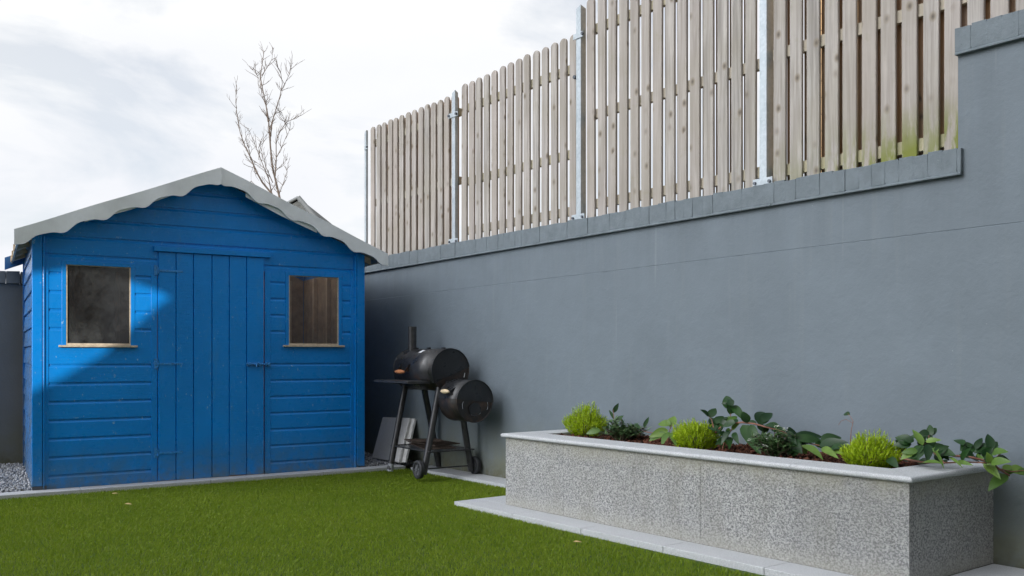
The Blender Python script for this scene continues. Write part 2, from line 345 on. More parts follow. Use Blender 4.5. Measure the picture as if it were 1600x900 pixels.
t = Mt('gravel_stone', .75); g = t.t.nodes.new('ShaderNodeNewGeometry'); r_ = t.ramp(g.outputs['Random Per Island'], .0, 1.0, (.16, .175, .20), (.66, .67, .70)); t.color(r_); M['gravel'] = t.m
t = Mt('bark_chip', .9, spec=.2); g = t.t.nodes.new('ShaderNodeNewGeometry'); t.color(t.ramp(g.outputs['Random Per Island'], .0, 1.0, (.022, .011, .008), (.15, .058, .036))); M['bark'] = t.m
M['bed'] = m_simple('bed_soil', (.03, .018, .013), .95)

# ================================================================== SETTING
def sheet(name, pts, z, mat, kind='structure'):
    b = MB(); b.add([(x, y, z) for x, y in pts], [tuple(range(len(pts)))]); o = b.build(name, mat)
    return tag(o, kind=kind)
sheet('ground', [(-900, -900), (900, -900), (900, 1200), (-900, 1200)], -.06, M['soil'])
def W2(u, v): p = OW+EW*u+NW*v; return (p.x, p.y)
def S2(x, y): p = OS+EX*x+EY*y; return (p.x, p.y)
def P2(x, y): p = OP+PX*x+PY*y; return (p.x, p.y)
sheet('lawn_base', [(-9, -2), W2(9.2, 0), W2(-1.0, -.02), S2(3.0, -.05), S2(-5.5, -.05)], -.030, M['turf_base'])
sheet('gravel_bed', [S2(-5.5, -.02), S2(3.6, -.02), S2(3.3, 3.2), S2(-5.5, 3.2)], -.026, M['soil'])
# paving strips
def strip(name, fr, x0, x1, y0, y1, joints, top=.004, th=.05):
    b = MB(); xs = [x0]+joints+[x1]
    for a, c in zip(xs[:-1], xs[1:]): b.box(fr, a+.0015, c-.0015, y0, y1, top-th, top)
    o = b.build(name, M['slab'], bev=.003); return tag(o, kind='structure')
strip('kerb_strip', SP, -5.5, 2.84, -.15, -.004, [-4.2, -3.3, -2.4, -1.5, -.6, .3, 1.2, 2.1])
# kerb continues along the wall under the barbecue
b = MB()
for a, c in ((-1.02, -.46), (-.455, .30), (.305, 1.3)):
    b.box(WP, a, c, -.215, -.006, -.05, .004)
tag(b.build('paving_strip', M['slab'], bev=.003), kind='structure')
PL = 2.674; PD = .711
b = MB()
for a, c in ((-.30, .30), (.303, .9), (.903, 1.5), (1.503, 2.1), (2.103, 2.97)): b.box(PP, a, c, -.185, .0, -.05, .004)
b.box(PP, -.30, -.003, .003, .62, -.05, .004); b.box(PP, PL+.003, PL+.31, .003, .70, -.05, .004)
tag(b.build('planter_paving', M['slab'], bev=.003), kind='structure')
b = MB(); b.box(WP, 4.02, 6.8, -.20, -.006, -.05, .002); tag(b.build('wall_paving', M['slab'], bev=.003), kind='structure')

# ---- boundary wall
wall = empty('boundary_wall', WP(0, 0, 0), 'long smooth grey rendered garden wall carrying the timber fence, with brick coping stepping up at right', 'wall')
UL, USTEP, UR = -5.2, 3.553, 9.2
def zb(u): return 1.757 + .0096*u          # underside of the coping
def zs(u): return 1.501 + .0110*u          # scored line
b = MB()
# below the score line, a groove, and above it
b.add([WP(UL, 0, -.06), WP(UR, 0, -.06), WP(UR, 0, zs(UR)-.003), WP(UL, 0, zs(UL)-.003)], [(0, 1, 2, 3)])
b.add([WP(UL, 0, zs(UL)-.003), WP(UR, 0, zs(UR)-.003), WP(UR, .003, zs(UR)), WP(UL, .003, zs(UL))], [(0, 1, 2, 3)])
b.add([WP(UL, .003, zs(UL)), WP(UR, .003, zs(UR)), WP(UR, .001, zs(UR)+.002), WP(UL, .001, zs(UL)+.002)], [(0, 1, 2, 3)])
b.add([WP(UL, .001, zs(UL)+.002), WP(UR, .001, zs(UR)+.002), WP(UR, .001, 2.36), WP(USTEP-.012, .001, 2.36), WP(USTEP-.012, .001, zb(USTEP)+.1), WP(UL, .001, zb(UL)+.1)], [(0, 1, 2, 3, 4, 5)])
b.box(WP, UL, UR, .007, .21, -.06, 1.74); b.box(WP, USTEP-.010, UR, .0085, .085, 1.75, 2.358)
b.build('wall_body', M['wall'], wall)
def coping(u0, u1, z0f, hgt, name):
    b = MB(); u = u0; i = 0
    while u < u1-.01:
        wd = random.choice((.072, .075, .078, .07)); e = min(u+wd, u1)
        jj = random.uniform(-.002, .002); hj = random.uniform(-.0035, .0035)
        if u > u0+.01 and random.random() < .35: hj += .003
        b.box(WP, u, e-.0007, -.020+jj, .21 if name != 'upper_coping' else .10, z0f(u)+.013, z0f(u)+hgt+hj, .0016)
        u = e; i += 1
    vb = .20 if name != 'upper_coping' else .095; E_ = [(v_, dz) for v_, dz in ((-.0185, .02), (vb, .02), (vb, hgt-.006), (-.0185, hgt-.006))]
    b.add([WP(u0, v_, z0f(u0)+dz) for v_, dz in E_]+[WP(u1, v_, z0f(u1)+dz) for v_, dz in E_], [(0, 1, 2, 3), (7, 6, 5, 4), (0, 4, 5, 1), (1, 5, 6, 2), (2, 6, 7, 3), (3, 7, 4, 0)])
    # thin mortar drip under the bricks
    x = u0
    while x < u1:
        e = min(x+.35, u1); q = random.uniform(-.0015, .0015)
        b.add([WP(x, -.026+q, z0f(x)+.008), WP(e, -.026+q, z0f(e)+.008), WP(e, -.019, z0f(e)+.014), WP(x, -.019, z0f(x)+.014), WP(x, -.025+q, z0f(x)), WP(e, -.025+q, z0f(e)), WP(e, .0, z0f(e)), WP(x, .0, z0f(x))],
              [(0, 1, 2, 3), (4, 5, 1, 0), (7, 6, 5, 4), (0, 3, 7, 4), (1, 5, 6, 2)]); x = e
    return b.build(name, M['coping'], wall, bev=.002)
coping(UL, USTEP+.012, zb, .128, 'coping')
coping(USTEP-.016, UR, lambda u: 2.353+.001*(u-3.5), .125, 'upper_coping')
# ---- left boundary wall
lw = empty('back_wall', SP(-1.5, 1.85, 0), 'low shaded grey rendered wall with brick coping left of the shed', 'wall')
b = MB(); b.box(SP, -7.0, 4.2, 1.80, 2.0, -.06, 1.565); b.build('wall_body', M['wall_dark'], lw)
b = MB(); x = -7.0
while x < 4.2:
    b.box(SP, x, x+.105, 1.775+random.uniform(-.003, .003), 2.02, 1.567, 1.672+random.uniform(-.004, .004), .002); x += .109
b.build('coping', M['wall_dark'], lw, bev=.004)

# ================================================================== SHED
shed = empty('garden_shed', SP(1.25, .8, 0), 'bright blue timber garden shed with grey scalloped gable fascia and two windows', 'shed')
SW, SD = 2.507, 1.63
def eave(x): return 1.81 + (x if x < 1.2535 else SW-x)*.411   # top of the front wall (under the roof)
JO = [.102+.131*k for k in range(-1, 18)]
def shiplap(b, fr, x0, x1, z0, z1, gz=None, flatjoint=False, y=0.0, topf=None):
    """boards between z0 and z1 with a chamfered joint at each JO height; y is the face"""
    js = [j for j in JO if z0+.02 < j < z1-.02]
    zz = [z0]+js+[z1]
    for a, c in zip(zz[:-1], zz[1:]):
        prof = [(y, a), (y, c-.027), (y+.0085, c-.013), (y+.0085, c), (y+.018, c), (y+.018, a)]
        if c == z1: prof = [(y, a), (y, c), (y+.018, c), (y+.018, a)]
        if topf is None: b.sweep(fr, prof, x0, x1)
        else:
            # clip to the gable: limit the x range at this height
            xr = max(x0, (c-1.812)/.411); xl = min(x1, SW-(c-1.812)/.411)
            xr0 = max(x0, (a-1.812)/.411); xl0 = min(x1, SW-(a-1.812)/.411)
            if c <= 1.812: b.sweep(fr, prof, x0, x1)
            else:
                if xl <= xr: xl = xr = SW/2
                ratio = lambda z: ((xr0+(xr-xr0)*(z-a)/(c-a)), (xl0+(xl-xl0)*(z-a)/(c-a)))
                n = len(prof); vs = [fr(ratio(zz_)[0], yy, zz_) for yy, zz_ in prof]+[fr(ratio(zz_)[1], yy, zz_) for yy, zz_ in prof]
                b.add(vs, [(i, (i+1) % n, (i+1) % n+n, i+n) for i in range(n)]+[tuple(range(n-1, -1, -1)), tuple(range(n, 2*n))])
b = MB(); FY = .006
W1 = (.216, .646, 1.03, 1.598); W2w = (1.857, 2.282, 1.04, 1.598)
D0, D1, DT = .843, 1.648, 1.755
# left bay
shiplap(b, SP, .10, .792, -.012, 1.019, y=FY); shiplap(b, SP, .10, .185, 1.019, 1.627, y=FY); shiplap(b, SP, .677, .792, 1.019, 1.627, y=FY)
# right bay
shiplap(b, SP, 1.700, 2.392, -.012, 1.021, y=FY); shiplap(b, SP, 1.700, 1.824, 1.021, 1.627, y=FY); shiplap(b, SP, 2.315, 2.392, 1.021, 1.627, y=FY)
# above the openings, up into the gable
JS = JO
shiplap(b, SP, .0, SW, 1.62, 2.322, y=FY+.0035, topf=True)
b.build('cladding', M['blue'], shed)
# flush framing around the openings
b = MB()
def frm(x0, x1, z0, z1, y0=.001, y1=.0235): b.box(SP, x0, x1, y0, y1, z0, z1)
frm(.070, .101, -.01, 1.66); frm(2.391, 2.440, -.01, 1.66)
frm(.791, .835, -.012, 1.62, .003); frm(1.655, 1.701, -.012, 1.62, .003)
for (a, c, z0, z1) in (W1, W2w):
    frm(a-.031, a-.002, z0-.012, 1.6265, .0025); frm(c+.002, c+.031, z0-.012, 1.6265, .0025)
    frm(a-.002, c+.002, z1, 1.6265, .0025)
b.build('framing', M['blue'], shed, bev=.002)
for x0, x1, y0, y1 in ((-.004, .060, -.016, .05), (2.444, 2.512, -.016, .05)):
    b = MB(); b.box(SP, x0, x1, y0, y1, .03 if x0 < 1 else .012, 1.80); b.build('corner_post', M['blue'], shed, bev=.003)
for x0, x1 in ((.062, .078), (2.425, 2.442)):
    b = MB(); b.box(SP, x0, x1, -.014, .03, -.005, 1.79); b.build('corner_batten', M['blue'], shed, bev=.0065)
b = MB(); b.box(SP, 0.0, .088, -.013, .04, .004, .028); b.build('corner_block', M['bolt'], shed)
# side and back walls
b = MB()
def SQ(x, y, z): return SP(y, x, z)            # swapped axes: boards running along the depth
for z0 in JO[:-4]:
    z1 = min(z0+.131, 1.80)
    prof = [(.0-.006, z0), (.004, z1-.012), (.012, z1), (.03, z1), (.03, z0)]
    b.sweep(SQ, prof, .052, SD)
b.build('side_wall', M['blue_side'], shed)
b = MB(); b.box(SP, SW-.03, SW, .052, SD, -.02, 1.80); b.build('side_wall', M['blue'], shed)
b = MB(); b.prism(SP, [(.03, -.02), (SW-.03, -.02), (SW-.03, 1.80), (SW/2, 2.31), (.03, 1.80)], SD-.03, SD); b.build('back_wall', M['blue'], shed)
b = MB(); b.box(SP, -.012, .02, SD-.02, SD+.02, 0, 1.80); b.build('corner_post', M['blue_side'], shed)
# inner faces and studs, seen through the windows
b = MB(); b.box(SP, .032, .036, .06, SD-.04, 0, 1.69); b.box(SP, SW-.036, SW-.032, .06, SD-.04, 0, 1.69)
b.prism(SP, [(.04, 0), (SW-.04, 0), (SW-.04, 1.69), (SW/2, 2.18), (.04, 1.69)], SD-.036, SD-.032); b.box(SP, .03, SW-.03, .03, SD-.03, -.02, -.003)
b.build('lining', M['interior'], shed)
b = MB()
for x in (.35, .72, 1.09, 1.46, 1.83, 2.05, 2.30): b.box(SP, x, x+.035, SD-.08, SD-.037, 0, 1.68)
for y in (.35, .75, 1.15): b.box(SP, SW-.075, SW-.037, y, y+.035, 0, 1.68); b.box(SP, .037, .075, y, y+.035, 0, 1.68)
b.box(SP, .04, SW-.04, SD-.09, SD-.081, .78, .83)
b.build('stud', M['stud'], shed)
# shelf of odds inside the right window (dark box)
b = MB(); b.box(SP, .95, 1.30, .9, 1.3, .6, 1.48); b.build('cupboard', M['interior'], shed)
# roof
b = MB()
for s in (-1, 1):
    for y0, y1, dz, mt_ in ((-.128, SD+.13, 0, 0),):
        xr = SW/2+.026; xe = xr + s*1.372; zr = 2.362; ze = 2.362-1.385*.4115
        def slab_(t0, t1, ya, yb):
            xa, xb = xr+(xe-xr)*t0, xr+(xe-xr)*t1; za, zb2 = zr+(ze-zr)*t0, zr+(ze-zr)*t1
            b.add([SP(xa, ya, za), SP(xb, ya, zb2), SP(xb, yb, zb2), SP(xa, yb, za), SP(xa, ya, za-.018), SP(xb, ya, zb2-.018), SP(xb, yb, zb2-.018), SP(xa, yb, za-.018)],
                  [(0, 1, 2, 3), (4, 7, 6, 5), (0, 4, 5, 1), (1, 5, 6, 2), (2, 6, 7, 3), (3, 7, 4, 0)])
        if s < 0: slab_(0, 1, y0, y1)
        else: slab_(0, .08, y0, y1); slab_(.08, .88, y0, .25); slab_(.08, .88, 1.5, y1); slab_(.88, 1, y0, y1)  # hole in the unseen right slope, added to let light inside
        # the felt turned down over the eaves
        b.add([SP(xe, y0+.02, ze), SP(xe+s*.006, y0+.02, ze-.055), SP(xe+s*.006, y1, ze-.055), SP(xe, y1, ze), SP(xe-s*.008, y0+.02, ze-.055), SP(xe-s*.008, y1, ze-.055)],
              [(0, 1, 2, 3), (1, 4, 5, 2)])
b.build('roof', M['roof'], shed)
b = MB()
for y in (.10, .6, 1.1, 1.5):
    for s in (-1, 1):
        b.add([SP(SW/2, y, 2.342), SP(SW/2+s*1.36, y, 2.342-1.36*.4115), SP(SW/2+s*1.36, y, 2.29-1.36*.4115), SP(SW/2, y, 2.29),
               SP(SW/2, y+.04, 2.342), SP(SW/2+s*1.36, y+.04, 2.342-1.36*.4115), SP(SW/2+s*1.36, y+.04, 2.29-1.36*.4115), SP(SW/2, y+.04, 2.29)],
              [(0, 1, 2, 3), (4, 7, 6, 5), (0, 4, 5, 1), (1, 5, 6, 2), (2, 6, 7, 3)])
b.build('rafter', M['stud'], shed)
b = MB(); xa, xb = SW/2+.026+1.372*.06, SW/2+.026+1.372*.90; za, zb2 = 2.366-1.372*.06*.4115, 2.366-1.372*.90*.4115
b.add([SP(xa, .23, za), SP(xb, .23, zb2), SP(xb, 1.52, zb2), SP(xa, 1.52, za)], [(0, 1, 2, 3)]); b.build('added_light_pane', M['glass'], shed)  # pane over the roof hole invented to brighten the interior
# fascia: scalloped along its lower edge
def fascia(s, y0, y1, name, mat, wob=0, drop=.106, xe=1.397, off=0):
    b = MB(); n = 64; top = []; bot = []
    for i in range(n+1):
        t_ = i/n*xe; x = SW/2 + .026 + s*t_; z = 2.383-off - t_*.4115
        ph = (t_-.02)/.268*2*math.pi
        k = math.cos(ph); sc_ = .0185*(k+.28*math.cos(2*ph+.6))
        d = drop+sc_
        if t_ > xe-.09: d = drop + sc_*(xe-t_)/.09
        z_ = z; top.append((x, z_+wob*math.sin(t_*9)*.002)); bot.append((x, z_-d))
    bulge = lambda i: wob*.006*math.sin(i/n*17+s)
    vs = []
    for i in range(n+1):
        vs += [SP(top[i][0], y0+bulge(i)*.4, top[i][1]), SP(bot[i][0], y0+bulge(i), bot[i][1]), SP(bot[i][0], y1+bulge(i), bot[i][1]), SP(top[i][0], y1, top[i][1])]
    fs = []
    for i in range(n):
        for k_ in range(4): fs.append((i*4+k_, i*4+(k_+1) % 4, (i+1)*4+(k_+1) % 4, (i+1)*4+k_))
    fs += [(0, 1, 2, 3), (n*4+3, n*4+2, n*4+1, n*4)]
    b.add(vs, fs); return b.build(name, mat, shed)
for s in (-1, 1): fascia(s, -.142, -.128, 'fascia', M['fascia'], 1)
# capping strip behind the fascia: shows as a second pale edge here and there
for s in (-1, 1):
    b = MB(); pts = [(.30, .0), (.62, .012), (.93, .0)] if s < 0 else [(.22, .006), (.5, .014), (.8, .004)]
    vs = []
    for t_, e in pts:
        x = SW/2+s*t_; z = 2.383-t_*.4115-.108; vs += [SP(x, -.118, z-.0-e), SP(x, -.118, z+.06), SP(x, -.112, z+.06), SP(x, -.112, z-e)]
    b.add(vs, [(0, 1, 5, 4), (4, 5, 9, 8), (3, 2, 6, 7), (7, 6, 10, 11), (0, 3, 7, 4), (4, 7, 11, 8)]); b.build('under_strip', M['fascia'], shed)
# rear fascia, blue
for s in (-1, 1):
    b = MB(); xr, xe = SW/2, SW/2+s*1.40
    z0, z1 = 2.36, 2.36-1.40*.4115
    b.add([SP(x, y, z) for y in (SD+.10, SD+.118) for x, z in ((xr, z0), (xe, z1), (xe, z1-.105), (xr, z0-.105))],
          [(0, 1, 2, 3), (7, 6, 5, 4), (0, 4, 5, 1), (1, 5, 6, 2), (2, 6, 7, 3)])
    b.build('rear_fascia', M['blue_side'], shed)
# door
door = bpy.data.objects.new('door', None)
b = MB(); js = [D0, .97, 1.098, 1.238, 1.371, 1.507, D1]
for i, (a, c) in enumerate(zip(js[:-1], js[1:])):
    q = .0045; h_ = random.uniform(-.0012, .0012); z0 = .008 + random.uniform(-.004, .004); z1 = 1.722
    b.add([SP(a+.001, .004, z0), SP(a+q, -.006+h_, z0), SP(c-q, -.006+h_, z0), SP(c-.001, .004, z0),
           SP(a+.001, .004, z1), SP(a+q, -.006+h_, z1), SP(c-q, -.006+h_, z1), SP(c-.001, .004, z1), SP(a+.001, .022, z0), SP(c-.001, .022, z0), SP(a+.001, .022, z1), SP(c-.001, .022, z1)],
          [(0, 1, 5, 4), (1, 2, 6, 5), (2, 3, 7, 6), (0, 4, 10, 8), (3, 9, 11, 7), (0, 8, 9, 3, 2, 1), (4, 5, 6, 7, 11, 10), (8, 10, 11, 9)])
    b.box(SP, a-.004, a+.004, .006, .02, z0, z1)
door = b.build('door', M['blue'], shed)
b = MB(); b.box(SP, .809, 1.699, -.022, .02, 1.728, 1.768); b.build('door_head', M['blue'], shed, bev=.003)
for z in (.215, .885, 1.585):
    b = MB(); b.box(SP, .812, .836, -.004, .002, z-.035, z+.04); b.box(SP, .848, 1.02, -.0105, -.0055, z-.006, z+.008)
    for zz_ in (-.025, -.008, .026): b.tube([SP(.822, -.004, z+zz_), SP(.822, -.0065, z+zz_)], .003, 6)
    b.tube([SP(.840, -.007, z-.022), SP(.840, -.007, z+.024)], .0045, 8)
    b.build('hinge', M['tin'], door)
b = MB(); b.box(SP, 1.505, 1.635, -.012, -.0055, .862, .893); b.box(SP, 1.655, 1.70, -.010, .001, .862, .895)
b.tube([SP(1.50, -.020, .878), SP(1.685, -.020, .878)], .0055, 8)
b.tube([SP(1.575, -.020, .878), SP(1.575, -.046, .876), SP(1.577, -.05, .858)], .0045, 8)
for x in (1.53, 1.60, 1.665): b.tube([SP(x, -.008, .893), SP(x, -.026, .889), SP(x, -.027, .868), SP(x, -.008, .862)], .004, 6)
b.build('bolt_latch', M['tin'], door)
# windows
for (a, c, z0, z1), gm, lab in ((W1, 'glass_dirty', 'dusty smeared shed window with pale cloudy marks'), (W2w, 'glass', 'clearer shed window with timber studs showing inside')):
    b = MB()
    b.box(SP, a-.0015, a+.006, .006, .032, z0, z1); b.box(SP, c-.006, c+.0015, .006, .032, z0, z1); b.box(SP, a+.009, c-.009, .012, .032, z1-.005, z1)
    b.box(SP, a-.0015, c+.0015, .004, .03, z0-.008, z0+.006)
    wn = b.build('window', M['bare_wood'], shed); tag(wn, lab)
    b = MB(); b.box(SP, a+.007, c-.007, .020, .023, z0+.004, z1-.003); b.build('pane', M[gm], wn)
    b = MB(); b.box(SP, a-.052, c+.048, -.022, .012, z0-.022, z0-.008); b.build('sill', M['bare_wood'], wn, bev=.002)

# ================================================================== FENCE
def xclip(poly): return poly
def picket_mesh(name, wd, h, th, rounded=True):
    n = 9; poly = [(-wd/2, 0), (wd/2, 0)]
    if rounded:
        r_ = wd/2; hh = h-r_*.95
        poly += [(r_*math.cos(math.pi*i/(n-1)), hh+r_*.95*math.sin(math.pi*i/(n-1))) for i in range(n)]
    else: poly += [(wd/2, h), (-wd/2, h)]
    vs = []; e = .003
    fr = lambda x, y, z: EW3*x+NW3*y+Vector((0, 0, z))
    m = len(poly); cx, cz = 0, h/2
    inn = [(x*(1-2*e/wd), z-(e if z > h-.02 else -0)) for x, z in poly]
    vs = [fr(x, 0, z) for x, z in inn]+[fr(x, e, z) for x, z in poly]+[fr(x, th, z) for x, z in poly]
    fs = [tuple(range(m)), tuple(range(3*m-1, 2*m-1, -1))]
    for k in range(2): fs += [(k*m+i, (k+1)*m+i, (k+1)*m+(i+1) % m, k*m+(i+1) % m) for i in range(m)]
    me = bpy.data.meshes.new(name); me.from_pydata([tuple(v) for v in vs], [], fs)
    bm = bmesh.new(); bm.from_mesh(me); bmesh.ops.recalc_face_normals(bm, faces=bm.faces); bm.to_mesh(me); bm.free()
    return me
EW3 = Vector((EW.x, EW.y, 0)); NW3 = Vector((NW.x, NW.y, 0))
def ztop(u): return 1.757+.0096*u+.126
FV = .065
fence = empty('picket_fence', WP(.6, FV, 1.89), 'weathered timber picket fence in four panels between galvanised posts on top of the grey wall', 'fence')
def sub(name, loc, lab):
    o = bpy.data.objects.new(name, None); col.objects.link(o); o.parent = fence; o.location = loc-fence.location; o.empty_display_size = .1; o['label'] = lab; return o
panels = [
 ('fence_panel', [-2.221+.037+.1075*k for k in range(14)], 3.155, [2.995, 2.42], 'furthest left picket fence panel, its narrow gaps showing brown boards, beside the shed roof'),
 ('fence_panel', [-.675+.037+.1052*k for k in range(14)], 3.205, [3.005, 2.395, 1.985], 'picket fence panel with round tops and white sky in its gaps, second from the shed'),
 ('fence_panel', [.887+.037+.1052*k for k in range(14)], 3.44, [3.225, 2.63, 2.005], 'tall picket fence panel between the two large galvanised posts'),
 ('fence_panel', [2.455+.037+.1100*k for k in range(14)], 3.45, [3.2, 2.655, 1.99], 'wide-gapped fence panel at far right, green algae at the foot of its pickets'),
]
for pi, (nm, us, zt, rz, lab) in enumerate(panels):
    root = sub(nm, WP((us[0]+us[-1])/2, FV+.03, ztop(us[0])), lab)
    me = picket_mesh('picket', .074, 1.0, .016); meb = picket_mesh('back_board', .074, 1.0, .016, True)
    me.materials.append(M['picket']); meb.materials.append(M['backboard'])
    for k, u in enumerate(us):
        z0 = ztop(u)-.002+random.uniform(-.004, .004)
        hi = zt+random.uniform(-.006, .006)+(.003*k if pi == 1 else 0)
        m_ = picket_mesh('picket', (.076, .073, .077, .080)[pi]+random.uniform(-.002, .002), hi-z0, .016); m_.materials.append(M['picket'])
        o = bpy.data.objects.new('picket', m_); col.objects.link(o); o.parent = root
        o.location = WP(u+random.uniform(-.003, .003), FV+random.uniform(-.002, .001), z0)-world_loc(root)
        o.rotation_euler = (0, random.uniform(-.0025, .0025), 0)
        if k < len(us)-1:
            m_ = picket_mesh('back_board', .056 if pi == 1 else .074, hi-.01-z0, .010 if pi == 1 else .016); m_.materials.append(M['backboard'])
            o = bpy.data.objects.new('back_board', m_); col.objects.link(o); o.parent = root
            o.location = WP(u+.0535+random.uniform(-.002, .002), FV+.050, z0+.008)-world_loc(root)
    for z in rz:
        b = MB(); b.box(WP, us[0]-.055, us[-1]+.055, FV+.0165, FV+.0475, z-.032, z+.032); b.build('rail', M['rail'], root, bev=.002)
posts = [(-2.284, 3.13, 'slim galvanised fence post at the left end of the fence above the shed eave', 2.96),
         (-.755, 3.172, 'galvanised fence post with a cross plate, between the two shorter fence panels', 2.965),
         (.820, 3.415, 'galvanised fence post where the fence steps up in height', 3.20),
         (2.399, 3.50, 'galvanised fence post with bolted foot plate beside the wide-gapped right panel', 2.62)]
for i, (u, zt, lab, zc) in enumerate(posts):
    z0 = ztop(u)
    root = sub('fence_post', WP(u, FV-.02, z0), lab)
    b = MB(); hw = .024 if i else .016; fl_ = (.02, .03, .05, .066)[i]
    prof = [(-hw, 0), (hw, 0), (hw, fl_), (hw-.005, fl_), (hw-.005, .005), (-hw, .005)]
    zt0 = z0-.01; sl = .02
    vs = []
    for z, top in ((zt0, 0), (zt, 1)):
        for x, y in prof: vs.append(WP(u+x, FV-.024+y, z - (0 if not top else (.02 if x < 0 else 0)+(0.02 if y > .02 else 0))))
    n = len(prof); b.add(vs, [(k, (k+1) % n, (k+1) % n+n, k+n) for k in range(n)]+[tuple(range(n)), tuple(range(2*n-1, n-1, -1))])
    b.build('post_shaft', M['galv'], root)
    if i:
        b = MB(); b.box(WP, u-.068, u+.068, FV-.030, FV-.0245, z0+.004, z0+.052); pl = b.build('foot_plate', M['galv'], root, bev=.002)
        for s in (-1, 1):
            b = MB(); b.tube([WP(u+s*.050, FV-.030, z0+.028), WP(u+s*.050, FV-.040, z0+.028)], .010, 6); b.build('bolt', M['bolt'], root)
    if i < 3:
        wd = .07 if i == 1 else .05
        b = MB(); b.box(WP, u-(wd if i else .01), u+wd, FV-.031, FV-.0245, zc-.020, zc+.020); pl = b.build('clip_plate', M['galv'], root, bev=.002)
        for s in ((-1, 1) if i == 1 else (1,)):
            b = MB(); b.tube([WP(u+s*.055, FV-.030, zc), WP(u+s*.055, FV-.045, zc)], .011, 6); b.build('bolt', M['bolt'], root)
        if i == 2:
            b = MB(); b.tube([WP(u-.045, FV-.002, zc-.28), WP(u-.045, FV-.028, zc-.28)], .014, 6); b.build('bolt', M['bolt'], root)

# ================================================================== BEYOND THE WALLS
# neighbour's brown timber house seen in slivers through the fence
nb = empty('timber_house', WP(5.2, 4.5, 0), 'golden brown timber clad house glimpsed through gaps of the tall fence panels', 'house')
t = Mt('golden_cladding', .7); o = t.co('World'); zz = t.sep(t.co('World', (1, 1, 7)))[2]
fr_ = t.math('FRACT', zz); t.color(t.mixc(t.ramp(fr_, .0, .12), (.10, .05, .02), t.mixc(t.ramp(t.noise(o, 3, 4), .3, .7), (.40, .24, .11), (.55, .36, .18)))); M['golden'] = t.m
b = MB(); b.box(WP, 1.02, 10.5, 2.6, 7.0, -.05, 6.2); b.build('house_wall', M['golden'], nb)
b = MB(); b.add([WP(1.0, 2.4, 6.2), WP(10.8, 2.4, 6.2), WP(10.8, 4.8, 7.7), WP(1.0, 4.8, 7.7), WP(1.0, 7.2, 6.2), WP(10.8, 7.2, 6.2)], [(0, 1, 2, 3), (3, 2, 5, 4), (0, 3, 4), (1, 5, 2)])
b.build('house_roof', M['wall_dark'], nb)
# slate roof peak behind the shed
hs = empty('distant_house', at(470, 700, 19), 'dark slate roof peak of a far house just above the shed roof', 'house')
t = Mt('slate', .75); o = t.co('World', (1, 1, 1)); t.color(t.mixc(t.ramp(t.noise(o, 9, 5, .7), .35, .65), (.035, .04, .045), (.16, .17, .17))); M['slate'] = t.m
a_ = at(467, 309, 19); l_ = at(424, 331, 19.0); r_ = at(497, 345, 19.5)
dv = Vector((.12, 1, 0))*6
b = MB()
pk = at(467, 309, 19); le = at(395, 347, 19); re_ = at(512, 362, 19)
b.add([pk, le, le+Vector((-.6, 5, -1.2)), pk+Vector((-.5, 5, -.1)), re_, re_+Vector((.2, 5, 0))], [(0, 1, 2, 3), (0, 3, 5, 4)]); 
b.add([pk+Vector((0, .02, -.05)), le+Vector((0, .02, -.05)), re_+Vector((0, .02, -.05))], [(0, 1, 2)])
b.build('slate_roof', M['slate'], hs)
b = MB(); b.tube([pk+Vector((0, -.06, .0)), re_+Vector((0, -.06, 0))], .055, 6); b.tube([pk+Vector((0, -.06, .0)), le+Vector((0, -.06, 0))], .03, 6); b.build('ridge_edge', M['wall_dark'], hs)
b = MB(); q0 = at(400, 352, 19.1); q1 = at(508, 366, 19.1)
b.add([q0, q1, Vector((q1.x, q1.y, -.05)), Vector((q0.x, q0.y, -.05)), q0+Vector((0, 5, 0)), q1+Vector((0, 5, 0)), Vector((q1.x, q1.y+5, -.05)), Vector((q0.x, q0.y+5, -.05))],
      [(0, 1, 2, 3), (1, 5, 6, 2), (4, 0, 3, 7), (5, 4, 7, 6), (0, 4, 5, 1)]); b.build('house_wall', M['wall_dark'], hs)

